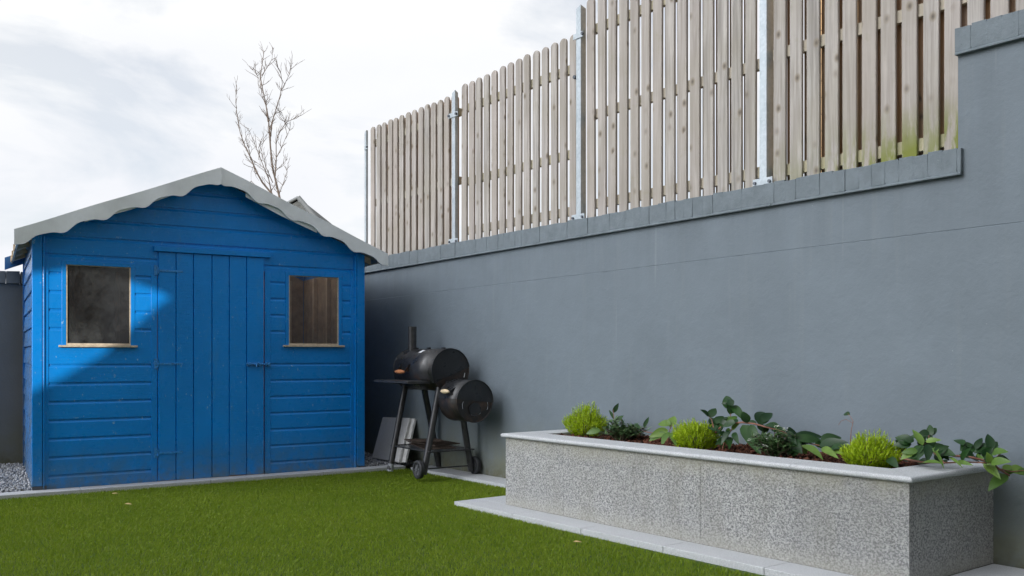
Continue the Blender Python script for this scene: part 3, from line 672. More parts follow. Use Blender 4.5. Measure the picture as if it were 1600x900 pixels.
# bare tree
TY = 12.5
tr = empty('bare_tree', at(437, 664, TY), 'leafless young tree with thin upright twigs rising behind the shed roof', 'tree')
M['twig'] = m_simple('twig_bark', (.11, .085, .07), .85, var=.35, sc_=20)
tp = lambda x, y, dy=0: at(x, y, TY+dy)
mainb = [
 ([(438, 660), (437, 500), (437, 310), (432, 290), (426, 262), (422, 230), (421, 200), (419, 185), (414, 160), (411, 140), (407, 120), (409, 100), (412, 80)], .055, .006),
 ([(422, 215), (425, 190), (432, 170), (438, 150), (441, 130), (439, 115), (434, 104)], .016, .004),
 ([(441, 140), (448, 125), (454, 112), (456, 100)], .009, .003),
 ([(419, 190), (416, 165), (410, 150), (407, 130), (402, 118), (395, 110), (390, 106)], .014, .003),
 ([(409, 118), (418, 105), (425, 92), (426, 74)], .009, .003),
 ([(437, 330), (424, 302), (410, 285), (400, 268), (392, 248), (382, 228), (375, 208), (371, 185), (369, 160), (369, 134)], .03, .004),
 ([(424, 302), (420, 280), (412, 262), (404, 240), (396, 220), (388, 200)], .016, .003),
 ([(426, 285), (416, 262), (411, 245), (408, 232)], .012, .003),
 ([(430, 275), (431, 250), (431, 225), (434, 212), (442, 198), (449, 190), (458, 186), (466, 182)], .016, .003),
 ([(446, 194), (443, 184), (441, 176)], .007, .002),
 ([(432, 245), (440, 230), (446, 215), (453, 202)], .010, .003),
 ([(430, 268), (440, 258), (450, 248)], .009, .003),
 ([(437, 300), (443, 285), (448, 268), (450, 255)], .009, .002),
 ([(421, 205), (426, 185), (434, 172)], .010, .003),
 ([(405, 250), (404, 230), (408, 220)], .008, .002),
 ([(392, 250), (390, 235), (386, 225), (378, 222)], .008, .002),
 ([(412, 262), (398, 252), (392, 270), (393, 285)], .007, .002),
]
allp = []
b = MB()
for pts, r0, r1 in mainb:
    dy = random.uniform(-.5, .5); P = []
    n = len(pts)
    for i, (x, y) in enumerate(pts):
        P.append(tp(x+random.uniform(-.7, .7), y, dy*i/n))
    rad = [r0+(r1-r0)*(i/(n-1))**.6 for i in range(n)]
    if r0 > .05: rad = [.05, .034, .026] + [.022+(r1-.022)*(i/(n-4)) for i in range(n-3)]
    rad = [x_*.60 for x_ in rad]; b.tube(P, rad, 6); allp.append((P, rad))
tb = b.build('trunk', M['twig'], tr)
b = MB()
for P, rad in allp:
    for i in range(1, len(P)):
        if P[i].z < 3.2 or rad[i] > .03: continue
        for k in range(random.choice((2, 3, 3, 4))):
            t_ = random.random(); p = P[i-1].lerp(P[i], t_); d = (P[i]-P[i-1]).normalized()
            side = Vector((random.uniform(-1, 1), random.uniform(-1, 1), random.uniform(-.2, .5)))
            dd = (d*.7+side*.8).normalized(); ln = random.uniform(.06, .24); Q = [p]
            for j in range(3):
                dd = (dd+Vector((random.uniform(-.4, .4), random.uniform(-.4, .4), random.uniform(-.1, .45)))).normalized(); Q.append(Q[-1]+dd*ln/3)
                if random.random() < .45:
                    e = (dd+Vector((random.uniform(-1, 1), random.uniform(-1, 1), .3))).normalized()*random.uniform(.03, .09); b.tube([Q[-1], Q[-1]+e], [.0028, .0015], 3, False)
            b.tube(Q, [.0040, .0032, .0024, .0015], 4, False)
b.build('crown', M['twig'], tr)

# ================================================================== PLANTER
pl = empty('stone_planter', PP(PL/2, PD/2, 0), 'long raised granite planter against the grey wall, pale coping slabs on rough speckled panels', 'planter')
ZT = .428
js = [0, .63, 1.236, 1.545, 2.09, PL]
js = [0, .55, 1.115, 1.58, 2.13, PL]
for a, c in zip(js[:-1], js[1:]):
    b = MB(); b.box(PP, a+.0007, c-.0007, 0, .03, .004, ZT); b.build('front_panel', M['granite'], pl, bev=.0006)
b = MB(); b.box(PP, PL-.03, PL, .0315, PD+.1, .004, ZT); b.build('end_panel', M['granite'], pl, bev=.0006)
b = MB(); b.box(PP, 0, .03, .0315, PD+.1, .004, ZT); b.build('end_panel', M['granite'], pl, bev=.0015)
def nose(fr, x0, x1, y0, y1, mit0=0, mit1=0):
    b = MB(); t0, t1 = ZT+.001, ZT+.027; r_ = .0125; zc = (t0+t1)/2
    prof = [(y1, t0), (y1, t1)] + [(y0+r_-r_*math.sin(a), zc+r_*math.cos(a)) for a in [math.pi*k/8 for k in range(9)]]
    n = len(prof); d = y1-y0
    b.add([fr(x0+mit0*(y-y0), y, z) for y, z in prof]+[fr(x1-mit1*(y-y0), y, z) for y, z in prof],
          [(i, (i+1) % n, (i+1) % n+n, i+n) for i in range(n)]+[tuple(range(n-1, -1, -1)), tuple(range(n, 2*n))])
    return b
ov = .024
sj = [-ov, .52, 1.07, 1.60, 2.12, PL+ov]
for i, (a, c) in enumerate(zip(sj[:-1], sj[1:])):
    nose(PP, a+.001, c-.001, -ov, .185, 1 if i == 0 else 0, 1 if i == 4 else 0).build('coping_slab', M['slab'], pl)
def PE(x, y, z): return PP(PL-y, x, z)
def PA(x, y, z): return PP(y, x, z)
nose(PE, -ov+.001, PD+.07, -ov, .185, 1, 0).build('coping_slab', M['slab'], pl)
nose(PA, -ov+.001, PD+.03, -ov, .185, 1, 0).build('coping_slab', M['slab'], pl)
b = MB(); b.box(PP, .031, PL-.031, .031, PD+.02, .2, .400); b.build('planter_soil', M['bed'], pl)
# bark mulch
def rnd_rot(n):
    q = rng.normal(size=(n, 4)); q /= np.linalg.norm(q, axis=1)[:, None]; w_, x, y, z = q.T
    return np.stack([np.stack([1-2*(y*y+z*z), 2*(x*y-z*w_), 2*(x*z+y*w_)], -1), np.stack([2*(x*y+z*w_), 1-2*(x*x+z*z), 2*(y*z-x*w_)], -1), np.stack([2*(x*z-y*w_), 2*(y*z+x*w_), 1-2*(x*x+y*y)], -1)], 1)
cube = np.array([(-1,-1,-1),(1,-1,-1),(1,1,-1),(-1,1,-1),(-1,-1,1),(1,-1,1),(1,1,1),(-1,1,1)], float)
cf = np.array([(0,3,2,1),(4,5,6,7),(0,1,5,4),(1,2,6,5),(2,3,7,6),(3,0,4,7)])
n = 6500
Rm = rnd_rot(n); sz = np.stack([rng.uniform(.008, .022, n), rng.uniform(.004, .010, n), rng.uniform(.0015, .004, n)], -1)
loc = cube[None]*sz[:, None, :]*rng.uniform(.6, 1.15, (n, 8, 3)); loc = np.einsum('nij,nkj->nki', Rm, loc)
x = rng.uniform(.19, PL-.19, n); y = rng.uniform(.19, PD+.02, n)
bx_ = OP.x+PX.x*x+PY.x*y; by_ = OP.y+PX.y*x+PY.y*y; bz_ = .405+rng.uniform(0, .016, n)+.012*np.sin(x*7)*np.sin(y*9)+.012
loc += np.stack([bx_, by_, bz_], -1)[:, None, :]
f = (cf[None]+(np.arange(n)*8)[:, None, None]).reshape(-1, 4)
tag(npmesh('bark_mulch', loc.reshape(-1, 3), f, M['bark']), kind='stuff')['label'] = 'dark red-brown bark mulch filling the planter'
# gravel
n = 15000
Rm = rnd_rot(n); sz = rng.uniform(.005, .0115, (n, 3))
octa = np.array([(1,0,0),(-1,0,0),(0,1,0),(0,-1,0),(0,0,1),(0,0,-1)], float); of = np.array([(0,2,4),(2,1,4),(1,3,4),(3,0,4),(2,0,5),(1,2,5),(3,1,5),(0,3,5)])
loc = octa[None]*sz[:, None, :]*rng.uniform(.7, 1.3, (n, 6, 1)); loc = np.einsum('nij,nkj->nki', Rm, loc)
na = 9000
x = np.concatenate([rng.uniform(-1.1, .0, na), rng.uniform(2.45, 3.45, n-na)]); y = np.concatenate([rng.uniform(.0, 1.8, na), rng.uniform(.0, 1.1, n-na)])
loc += np.stack([OS.x+EX.x*x+EY.x*y, OS.y+EX.y*x+EY.y*y, rng.uniform(-.022, .008, n)+.012*(y > .03)], -1)[:, None, :]
f = (of[None]+(np.arange(n)*6)[:, None, None]).reshape(-1, 3)
tag(npmesh('gravel', loc.reshape(-1, 3), f, M['gravel']), kind='stuff')['label'] = 'pale grey gravel around the foot of the shed'

# ---- lawn blades
n = 520000
x = rng.uniform(-5.2, 2.6, n*2); y = rng.uniform(3.0, 8.0, n*2)
dens = np.clip(1.25-(y-3.6)*.14, .55, 1)
ok = rng.random(n*2) < dens
ok &= (np.abs(x/y) < .66)
sx = (x-OS.x)*-NX.x*-1 ; ds = (x-OS.x)*NX.x+(y-OS.y)*NX.y; ok &= ds < -.150+.008*rng.random(n*2)
dw = (x-OW.x)*NW.x+(y-OW.y)*NW.y; ok &= dw < -.215+.008*rng.random(n*2)
lx = (x-OP.x)*PX.x+(y-OP.y)*PX.y; ly = (x-OP.x)*PY.x+(y-OP.y)*PY.y
ok &= ~((lx > -.305) & (ly > -.190))
x = x[ok]; y = y[ok]; n = len(x)
h = rng.uniform(.011, .020, n); wd = rng.uniform(.0008, .0015, n)*np.clip(y/4.2, 1, 2); a = rng.uniform(0, 2*np.pi, n); la = rng.uniform(0, 2*np.pi, n); lean = rng.uniform(.1, .95, n)*h
# pile leans a little one way in patches
px_ = .35*np.sin(x*2.3+y*1.1)+.25; lx_ = np.cos(la)*lean+px_*h*.5; ly_ = np.sin(la)*lean
base = np.stack([x, y, np.full(n, -.029)], -1); s_ = np.stack([np.cos(a)*wd, np.sin(a)*wd, np.zeros(n)], -1)
m1 = base+np.stack([lx_*.3, ly_*.3, h*.55], -1); tp_ = base+np.stack([lx_, ly_, h], -1)
v = np.stack([base-s_, base+s_, m1+s_*.8, m1-s_*.8, tp_], 1).reshape(-1, 3)
k = np.arange(n)*5
f3 = np.concatenate([np.stack([k, k+1, k+2], -1), np.stack([k, k+2, k+3], -1), np.stack([k+3, k+2, k+4], -1)])
lawn = npmesh('lawn', v, f3, M['grass']); tag(lawn, 'short green artificial turf in front of the shed', kind='stuff')

# ================================================================== PLANTS
def leaf(b, p, d, nrm, ln, wd, fold=.25, curl=.25, seg=5):
    d = Vector(d).normalized(); s_ = d.cross(Vector(nrm)).normalized(); up = s_.cross(d).normalized(); vs = []
    for i in range(seg+1):
        t_ = i/seg; wv = wd*.5*(math.sin(math.pi*min(1, t_**.75))**.8) if 0 < i < seg else wd*.02
        c = Vector(p)+d*ln*t_ - up*curl*ln*t_*t_
        vs += [c-s_*wv+up*fold*wv, c, c+s_*wv+up*fold*wv]
    fs = []
    for i in range(seg): fs += [(i*3, i*3+1, i*3+4, i*3+3), (i*3+1, i*3+2, i*3+5, i*3+4)]
    b.add(vs, fs, True)
M['lime'] = m_leaf('lime_needle', (.24, .38, .006), (.56, .70, .02), .5, 12, .35)
M['dark_leaf'] = m_leaf('glossy_dark_leaf', (.008, .034, .009), (.026, .075, .016), .36, 20, .10)
M['mid_leaf'] = m_leaf('mid_green_leaf', (.075, .16, .03), (.17, .28, .05), .38, 20, .25)
M['hebe'] = m_leaf('small_dark_leaf', (.055, .12, .045), (.15, .25, .095), .4, 20, .15)
M['stem'] = m_simple('red_brown_stem', (.20, .085, .055), .6, var=.3, sc_=40)
M['wood_stem'] = m_simple('grey_brown_stem', (.14, .10, .075), .7, var=.3, sc_=40)
M['flower'] = m_simple('white_blossom', (.82, .82, .78), .7, var=.05)
def needle_shrub(px, wpx, base_py, hpx, v, lab):
    u, _ = wuz(px, 600, v); Yd = WP(u, v, 0).y; k = Yd/F; r_ = wpx/2*k; H_ = hpx*k
    zb_ = .415; c0 = WP(u, v, zb_)
    root = empty('lime_shrub', c0, lab, 'shrub', 'small lime green needle shrubs in the planter')
    b = MB()
    for i in range(90):
        th = random.uniform(0, 2*math.pi); ph = math.acos(random.uniform(.05, 1)); q = random.uniform(.35, .72)
        d = Vector((math.sin(ph)*math.cos(th), math.sin(ph)*math.sin(th), math.cos(ph)*.95))
        b.tube([c0, c0+Vector((d.x*r_*.4, d.y*r_*.4, d.z*H_*.5)), c0+Vector((d.x*r_*.9, d.y*r_*.9, H_*.85*d.z+.02))], [.0022, .0016, .001], 3, False)
    b.build('stems', M['wood_stem'], root)
    b = MB()
    for i in range(1350):
        th = random.uniform(0, 2*math.pi); ph = math.acos(random.uniform(-.05, 1)); q = random.uniform(.35, 1.0)**.45
        d = Vector((math.sin(ph)*math.cos(th), math.sin(ph)*math.sin(th), math.cos(ph)))
        lump = 1+.10*math.sin(th*3+px)+.08*math.sin(ph*7+px*2)
        rr_ = 1 if d.z > .45 else .72+.62*max(d.z, 0); tip = c0+Vector((d.x*r_*q*lump*rr_, d.y*r_*q*lump*rr_, H_*(.14+.82*d.z*q*lump)))
        g = (d*.75+Vector((random.uniform(-.35, .35), random.uniform(-.35, .35), .75))).normalized(); ln = random.uniform(.020, .042)
        p0 = tip-g*ln*.6
        for j in range(8):
            t_ = j/8; p = p0+g*ln*1.3*t_; a_2 = Vector((random.uniform(-1, 1), random.uniform(-1, 1), random.uniform(-1, 1))).normalized()
            dd = (g*1.1+a_2*.75).normalized(); L_ = random.uniform(.010, .020); s_ = dd.cross(a_2).normalized()*.0020
            b.add([p-s_, p+s_, p+dd*L_], [(0, 1, 2)])
    b.build('foliage', M['lime'], root)
needle_shrub(917, 72, 675, 50, -.30, 'lime green needle-leaved tuft at the left end of the planter')
needle_shrub(1088, 84, 695, 48, -.36, 'middle lime green needle-leaved tuft of the planter, beside broad pale leaves')
needle_shrub(1360, 96, 718, 56, -.38, 'widest lime green needle-leaved tuft, at the right part of the planter')
def bushy(name, px, v, wpx, hpx, nstem, lab, mat, flowers=0, ll=(.024, .042)):
    u, _ = wuz(px, 600, v); c0 = WP(u, v, .412); k = c0.y/F
    root = empty(name, c0, lab, 'plant'); st = MB(); lf = MB(); fls = []; nf = 0
    for i in range(nstem):
        th = random.uniform(0, 2*math.pi); rr = random.uniform(.1, 1)*wpx/2*k; hh = hpx*k*random.uniform(.45, 1)*(1-.35*rr/(wpx/2*k))
        e = c0+Vector((math.cos(th)*rr, math.sin(th)*rr*.8, hh)); m_ = c0.lerp(e, .5)+Vector((random.uniform(-.01, .01), 0, .015))
        st.tube([c0+Vector((math.cos(th)*.02, math.sin(th)*.02, 0)), m_, e], [.003, .002, .0015], 4, False)
        for j in range(20):
            t_ = random.uniform(.2, 1); p = c0.lerp(m_, t_*2) if t_ < .5 else m_.lerp(e, t_*2-1)
            d = Vector((random.uniform(-1, 1), random.uniform(-1, 1), random.uniform(-.1, .8)))
            leaf(lf, p, d, (random.uniform(-.3, .3), random.uniform(-.3, .3), 1), random.uniform(*ll), random.uniform(.010, .018), .3, .2, 4)
        if flowers and random.random() < flowers:
            fl = MB()
            for q in range(7):
                cc2 = e+Vector((random.uniform(-.010, .010), random.uniform(-.010, .010), random.uniform(0, .012)))
                for a_ in range(5):
                    leaf(fl, cc2, (math.cos(a_*1.257), math.sin(a_*1.257), .4), (0, 0, 1), .008, .007, .1, 0, 2)
            nf += 1; fls.append(fl)
    st.build('stems', M['wood_stem'], root); lf.build('leaves', M[mat], root)
    for fl in fls: fl.build('flower', M['flower'], root)
    return root
bushy('small_leaved_plant', 972, -.36, 84, 42, 44, 'low dark green bushy plant beside the left lime tuft in the planter', 'hebe')
bushy('flowering_plant', 1212, -.42, 92, 62, 60, 'dark green bushy plant with tiny white flowers in the middle of the planter', 'hebe', .2)

def traced(name, lab, stems, leaves, base, group=None):
    """stems: (pixel polyline, v list, r0, r1); leaves: (x0,y0,x1,y1,width_px,v0,v1,kind)"""
    root = empty(name, base, lab, 'plant', group)
    st = MB()
    def P(px, py, v): u, z = wuz(px, py, v); return WP(u, v, z)
    for pts, vs_, r0, r1 in stems:
        n = len(pts); P_ = []
        for i, (x_, y_) in enumerate(pts):
            vv = vs_[0]+(vs_[1]-vs_[0])*i/(n-1); P_.append(P(x_, y_, vv))
        st.tube(P_, [r0+(r1-r0)*i/(n-1) for i in range(n)], 6)
    if name == 'trailing_shrub':
        leaves = list(leaves)
        for pts, vs_, r0, r1 in stems:
            for (xa_, ya_), (xb_, yb_) in zip(pts[:-1], pts[1:]):
                if xb_ > 1565 or xa_ > 1550: continue
                for q in range(2):
                    f_ = random.random(); x_, y_ = xa_+(xb_-xa_)*f_, ya_+(yb_-ya_)*f_; a_ = random.uniform(-2.9, -.2) if random.random() < .6 else random.uniform(.2, 2.9)
                    L_ = random.uniform(13, 25); dv_ = random.uniform(-.06, .07)
                    leaves.append((x_, y_, x_+math.cos(a_)*L_, min(y_+math.sin(a_)*L_*.7, 722), L_*.5, (vs_[0]+vs_[1])/2, (vs_[0]+vs_[1])/2+dv_, 'dark_leaf' if random.random() < .8 else 'mid_leaf'))
    st.build('stem', M['stem'], root)
    for kind in ('dark_leaf', 'mid_leaf'):
        lf = MB(); c = 0
        for x0, y0, x1, y1, w_, v0, v1, kd in leaves:
            if kd != kind: continue
            p0 = P(x0, y0, v0); p1 = P(x1, y1, v1); d = p1-p0; ln = d.length; k = p0.y/F
            view = (Vector((0, 0, CH))-p0).normalized(); nr = (view*.8+Vector((random.uniform(-.4, .4), random.uniform(-.3, .3), .55))).normalized()
            leaf(lf, p0, d+Vector((0, 0, .15*ln)), nr, ln*1.1, w_*k*1.22, .30, .28, 7); c += 1
        if c: lf.build('leaves', M[kind], root)
    return root
D, G_ = 'dark_leaf', 'mid_leaf'
traced('broad_leaved_plant', 'sprig of broad pale green leaves between the dark bushy plant and middle lime tuft',
  [([(1066, 690), (1050, 683), (1030, 678), (1010, 675), (990, 668)], (-.42, -.25), .004, .002), ([(1045, 690), (1046, 672), (1050, 664)], (-.38, -.36), .003, .002)],
  [(1048, 664, 1028, 662, 12, -.36, -.38, G_), (1048, 668, 1052, 650, 14, -.36, -.32, G_), (1044, 672, 1019, 683, 12, -.38, -.46, G_), (1046, 675, 1034, 692, 10, -.38, -.46, G_),
   (1050, 676, 1054, 690, 11, -.38, -.46, G_), (1040, 676, 1016, 688, 10, -.40, -.46, G_), (1006, 668, 1014, 652, 5, -.3, -.26, D), (1000, 672, 990, 660, 6, -.3, -.27, D), (938, 672, 918, 678, 9, -.42, -.48, G_)],
  WP(wuz(1050, 690, -.38)[0], -.38, .41))
traced('leafy_shoot', 'thin upright shoot with three small dark leaves beside the left lime tuft',
  [([(962, 690), (960, 665), (959, 650), (958, 640)], (-.30, -.27), .0025, .0015)],
  [(958, 645, 967, 632, 6, -.27, -.24, D), (959, 655, 952, 640, 4, -.27, -.26, D), (960, 662, 972, 650, 8, -.28, -.25, D)],
  WP(wuz(962, 690, -.30)[0], -.30, .41))
traced('trailing_shrub', 'arching red-brown branch with large dark glossy leaves in the middle of the planter',
  [([(1118, 676), (1128, 666), (1142, 661), (1160, 660), (1178, 662), (1200, 668), (1222, 674), (1240, 684), (1253, 696), (1254, 706)], (-.34, -.38), .0062, .003),
   ([(1128, 705), (1132, 690), (1140, 676), (1150, 661)], (-.34, -.34), .0045, .003), ([(1150, 661), (1141, 655), (1142, 645), (1145, 634)], (-.34, -.26), .003, .0015),
   ([(1116, 672), (1112, 656), (1105, 648)], (-.34, -.30), .003, .0015), ([(1240, 684), (1270, 694), (1300, 700)], (-.36, -.30), .004, .002)],
  [(1141, 640, 1131, 618, 14, -.26, -.22, D), (1144, 634, 1158, 652, 11, -.26, -.32, D), (1141, 648, 1139, 634, 8, -.28, -.26, D), (1143, 633, 1128, 631, 4, -.27, -.30, D),
   (1119, 662, 1130, 650, 13, -.32, -.27, D), (1122, 668, 1118, 652, 9, -.32, -.30, D), (1186, 664, 1196, 642, 20, -.32, -.22, D), (1180, 664, 1164, 655, 10, -.32, -.28, D), (1190, 660, 1206, 644, 14, -.3, -.22, D),
   (1196, 664, 1216, 668, 14, -.34, -.36, D), (1160, 664, 1180, 702, 17, -.36, -.44, D), (1172, 664, 1180, 690, 12, -.36, -.42, D),
   (1140, 672, 1128, 690, 8, -.36, -.42, D), (1146, 676, 1150, 690, 8, -.36, -.42, D), (1134, 684, 1122, 694, 8, -.36, -.42, D), (1137, 682, 1141, 697, 9, -.36, -.42, D),
   (1228, 674, 1248, 681, 12, -.36, -.30, D), (1226, 676, 1238, 690, 12, -.36, -.42, D), (1230, 672, 1244, 674, 9, -.34, -.28, D), (1240, 683, 1286, 682, 15, -.36, -.24, D), (1242, 686, 1284, 690, 14, -.38, -.30, D),
   (1253, 696, 1280, 710, 13, -.40, -.46, G_), (1252, 700, 1236, 712, 12, -.40, -.42, D), (1232, 690, 1246, 704, 17, -.38, -.44, D), (1246, 694, 1232, 708, 16, -.38, -.42, D),
   (1282, 690, 1312, 684, 17, -.32, -.26, D), (1280, 696, 1314, 692, 14, -.34, -.36, D), (1296, 702, 1318, 698, 12, -.36, -.42, D), (1284, 700, 1300, 712, 10, -.36, -.44, G_), (1300, 704, 1312, 708, 10, -.36, -.44, G_)],
  WP(wuz(1128, 705, -.34)[0], -.34, .41))
traced('wiry_sprig', 'wiry bent sprig with one small leaf rising behind the widest lime tuft',
  [([(1328, 700), (1330, 672), (1333, 658), (1328, 650), (1324, 646)], (-.26, -.22), .002, .001), ([(1332, 661), (1322, 655), (1314, 658), (1310, 664)], (-.24, -.20), .0013, .001)],
  [(1328, 648, 1316, 647, 7, -.22, -.2, D)],
  WP(wuz(1328, 700, -.26)[0], -.26, .41))
traced('trailing_shrub', 'trailing shrub with red stems spilling over the right end of the planter',
  [([(1406, 712), (1430, 700), (1452, 690), (1462, 684)], (-.34, -.26), .005, .002), ([(1406, 716), (1440, 722), (1480, 723), (1510, 722), (1546, 723), (1556, 725)], (-.38, -.30), .005, .003),
   ([(1456, 702), (1490, 712), (1520, 715), (1548, 722), (1560, 732), (1572, 740), (1577, 743)], (-.34, -.16), .0058, .004), ([(1560, 732), (1580, 737), (1600, 735)], (-.2, -.14), .003, .002),
   ([(1455, 704), (1465, 712), (1476, 724)], (-.36, -.44), .004, .003), ([(1440, 708), (1446, 698), (1452, 680)], (-.3, -.28), .003, .002), ([(1548, 722), (1560, 712), (1566, 706)], (-.22, -.24), .003, .002)],
  [(1456, 682, 1450, 664, 10, -.24, -.22, D), (1452, 682, 1462, 668, 11, -.24, -.2, D), (1448, 684, 1424, 682, 11, -.26, -.28, D), (1452, 676, 1437, 679, 10, -.26, -.3, D), (1442, 696, 1428, 672, 10, -.34, -.34, G_), (1446, 690, 1466, 688, 8, -.34, -.34, G_),
   (1424, 692, 1400, 684, 16, -.34, -.36, D), (1424, 694, 1400, 696, 14, -.34, -.38, D), (1428, 690, 1412, 686, 12, -.34, -.36, D), (1440, 696, 1428, 712, 12, -.36, -.42, D), (1450, 694, 1451, 716, 12, -.36, -.42, D), (1446, 698, 1436, 714, 10, -.36, -.42, D),
   (1430, 704, 1410, 716, 12, -.40, -.44, G_), (1434, 705, 1412, 708, 10, -.4, -.44, G_), (1462, 704, 1480, 698, 18, -.34, -.30, D), (1460, 706, 1484, 710, 16, -.36, -.40, D), (1464, 698, 1478, 716, 12, -.36, -.38, D),
   (1440, 724, 1466, 721, 9, -.42, -.46, G_), (1388, 716, 1398, 728, 12, -.42, -.47, D), (1456, 700, 1475, 724, 5, -.38, -.46, G_),
   (1505, 696, 1492, 685, 13, -.26, -.22, D), (1500, 704, 1526, 700, 19, -.26, -.22, D), (1502, 708, 1522, 712, 17, -.3, -.26, D), (1524, 702, 1534, 684, 9, -.24, -.2, D), (1522, 708, 1556, 696, 12, -.24, -.2, D),
   (1548, 704, 1546, 678, 13, -.22, -.18, D), (1546, 706, 1558, 690, 12, -.22, -.18, D), (1530, 712, 1552, 702, 13, -.24, -.22, D), (1545, 712, 1566, 705, 16, -.26, -.30, G_), (1536, 714, 1548, 704, 12, -.26, -.28, D),
   (1538, 722, 1556, 744, 12, -.26, -.30, G_), (1546, 724, 1560, 742, 10, -.24, -.22, D), (1574, 742, 1549, 762, 17, -.18, -.26, G_), (1571, 740, 1588, 730, 12, -.16, -.12, G_), (1578, 736, 1604, 736, 17, -.16, -.12, G_), (1566, 734, 1584, 729, 10, -.18, -.14, G_), (1590, 741, 1612, 736, 12, -.16, -.10, G_),
   (1494, 722, 1512, 726, 7, -.36, -.4, G_), (1482, 714, 1500, 726, 5, -.38, -.42, G_), (1516, 700, 1508, 690, 9, -.24, -.2, D), (1540, 700, 1530, 692, 8, -.22, -.2, D)],
  WP(wuz(1430, 715, -.36)[0], -.36, .41))

# ================================================================== BARBECUE SMOKER
NC = Vector((-.478, 7.25, .832)); AX = Vector((-.56, .83, 0)).normalized(); CX = Vector((.83, .56, 0)).normalized(); UPZ = Vector((0, 0, 1))
def SM(a, c, z): return NC+AX*a+CX*c+UPZ*(z-NC.z)
sm = empty('barbecue_smoker', SM(.3, 0, 0), 'black barrel barbecue smoker with chimney, side firebox and wheels on the lawn edge', 'barbecue')
t = Mt('black_enamel', .42, spec=.5); w_ = t.co('World'); r1 = t.ramp(t.noise(w_, 9, 6, .7), .56, .70); r2 = t.ramp(t.noise(w_, 30, 5, .7), .60, .72)
c = t.mixc(t.ramp(t.noise(w_, 4, 4), .3, .7), (.012, .013, .016), (.028, .030, .034)); c = t.mixc(t.math('MULTIPLY', r1, .6), c, (.085, .040, .022)); c = t.mixc(t.math('MULTIPLY', r2, .35), c, (.12, .12, .12))
t.color(c); t.rough(t.ramp(t.noise(w_, 14, 5), .3, .7, (.20,)*3, (.52,)*3)); M['black'] = t.m
t = Mt('scorched_enamel', .5, spec=.5); w_ = t.co('World'); c = t.mixc(t.ramp(t.noise(w_, 11, 6, .7), .48, .74), (.018, .016, .016), (.085, .050, .032)); t.color(c); M['scorched'] = t.m
M['pipe'] = m_simple('dark_grey_tube', (.045, .045, .048), .35, .2, var=.3, sc_=25)
M['rubber'] = m_simple('black_rubber', (.03, .032, .036), .65, var=.3); M['hub'] = m_simple('grey_hub', (.10, .105, .115), .5, var=.3)
M['handle_wood'] = m_simple('orange_handle_wood', (.42, .17, .07), .5, var=.3, sc_=60); M['handle_pale'] = m_simple('pale_handle_wood', (.62, .50, .33), .5, var=.2, sc_=60)
M['sticker'] = m_simple('white_sticker', (.75, .77, .80), .4, var=.1); M['emblem'] = m_simple('worn_emblem', (.30, .30, .27), .6, var=.5, sc_=70); M['scratch'] = m_simple('pale_scratch', (.34, .36, .40), .5, var=.4, sc_=50)
def barrel(a0, a1, zc, r_, t0, t1, thick=.004, cc_=0, seg=32, endc=True):
    """half shell around the axis, angles t0..t1 measured from the +C side over the top"""
    b = MB(); ts = [t0+(t1-t0)*i/seg for i in range(seg+1)]
    n = seg+1; vs = []
    for aa in (a0, a1):
        for rr in (r_, r_-thick):
            vs += [SM(aa, cc_+math.cos(t_)*rr, zc+math.sin(t_)*rr) for t_ in ts]
    fs = []
    for i in range(seg):
        fs += [(i, i+1, 2*n+i+1, 2*n+i), (n+i+1, n+i, 3*n+i, 3*n+i+1), (i+1, i, n+i, n+i+1), (2*n+i, 2*n+i+1, 3*n+i+1, 3*n+i)]
    b.add(vs, fs, True)
    if endc:
        for aa, s in ((a0, 1), (a1, -1)):
            ri = r_-.004; e = aa+.006*s
            cs = [SM(e, cc_+math.cos(t_)*ri, zc+math.sin(t_)*ri) for t_ in ts]
            b.add(cs, [tuple(range(n))])
    # rim bead
    for aa in (a0, a1): b.tube([SM(aa, cc_+math.cos(t_)*r_, zc+math.sin(t_)*r_) for t_ in ts], .0035, 5)
    return b
ZC = .832; RB = .170
sp0 = R(-28); 
barrel(0, .65, ZC, RB, R(8), R(215)).build('lid', M['black'], sm); lid = sm.children[-1]
barrel(.004, .646, ZC, RB-.003, R(215.5), R(367.5)).build('barrel_bottom', M['scorched'], sm); bot = sm.children[-1]
# chimney
b = MB(); b.tube([SM(.575, -.035, .96), SM(.575, -.035, 1.185)], .036, 18, False); b.tube([SM(.575, -.035, 1.186), SM(.575, -.035, .98)], .032, 18, False); b.tube([SM(.575, -.035, 1.18), SM(.575, -.035, 1.187)], .0375, 18, False); b.build('chimney', M['pipe'], sm)
# lid knuckles on top, hinge stubs
b = MB()
for a_ in (.10, .34, .55): b.box(SM, a_, a_+.03, -.012, .012, ZC+RB-.002, ZC+RB+.010)
b.build('hinge', M['black'], lid)
# lid handle: two black brackets with a wooden grip
def handle(a0, a1, zc, r_, ang, mat, cc_=0, parent=None, L_=.055):
    o_ = lambda a_, q: SM(a_, cc_+math.cos(ang)*(r_+q), zc+math.sin(ang)*(r_+q))
    for a_ in (a0+.012, a1-.012):
        b = MB(); top = SM(a_, cc_+math.cos(ang-.42)*r_, zc+math.sin(ang-.42)*r_)
        b.add([top, o_(a_, 0), o_(a_, L_), top+AX*.004, o_(a_+.004, 0), o_(a_+.004, L_)], [(0, 1, 2), (5, 4, 3), (0, 3, 4, 1), (1, 4, 5, 2), (2, 5, 3, 0)])
        b.build('handle_bracket', M['black'], parent)
    b = MB(); P_ = [o_(a0+(a1-a0)*i/8, L_) for i in range(9)]; b.tube(P_, [.007, .012, .0155, .0175, .018, .0175, .0155, .012, .007], 10); b.build('handle', mat, parent)
handle(.36, .52, ZC, RB, R(184), M['handle_wood'], 0, lid, .05)
b = MB(); ang = R(128)
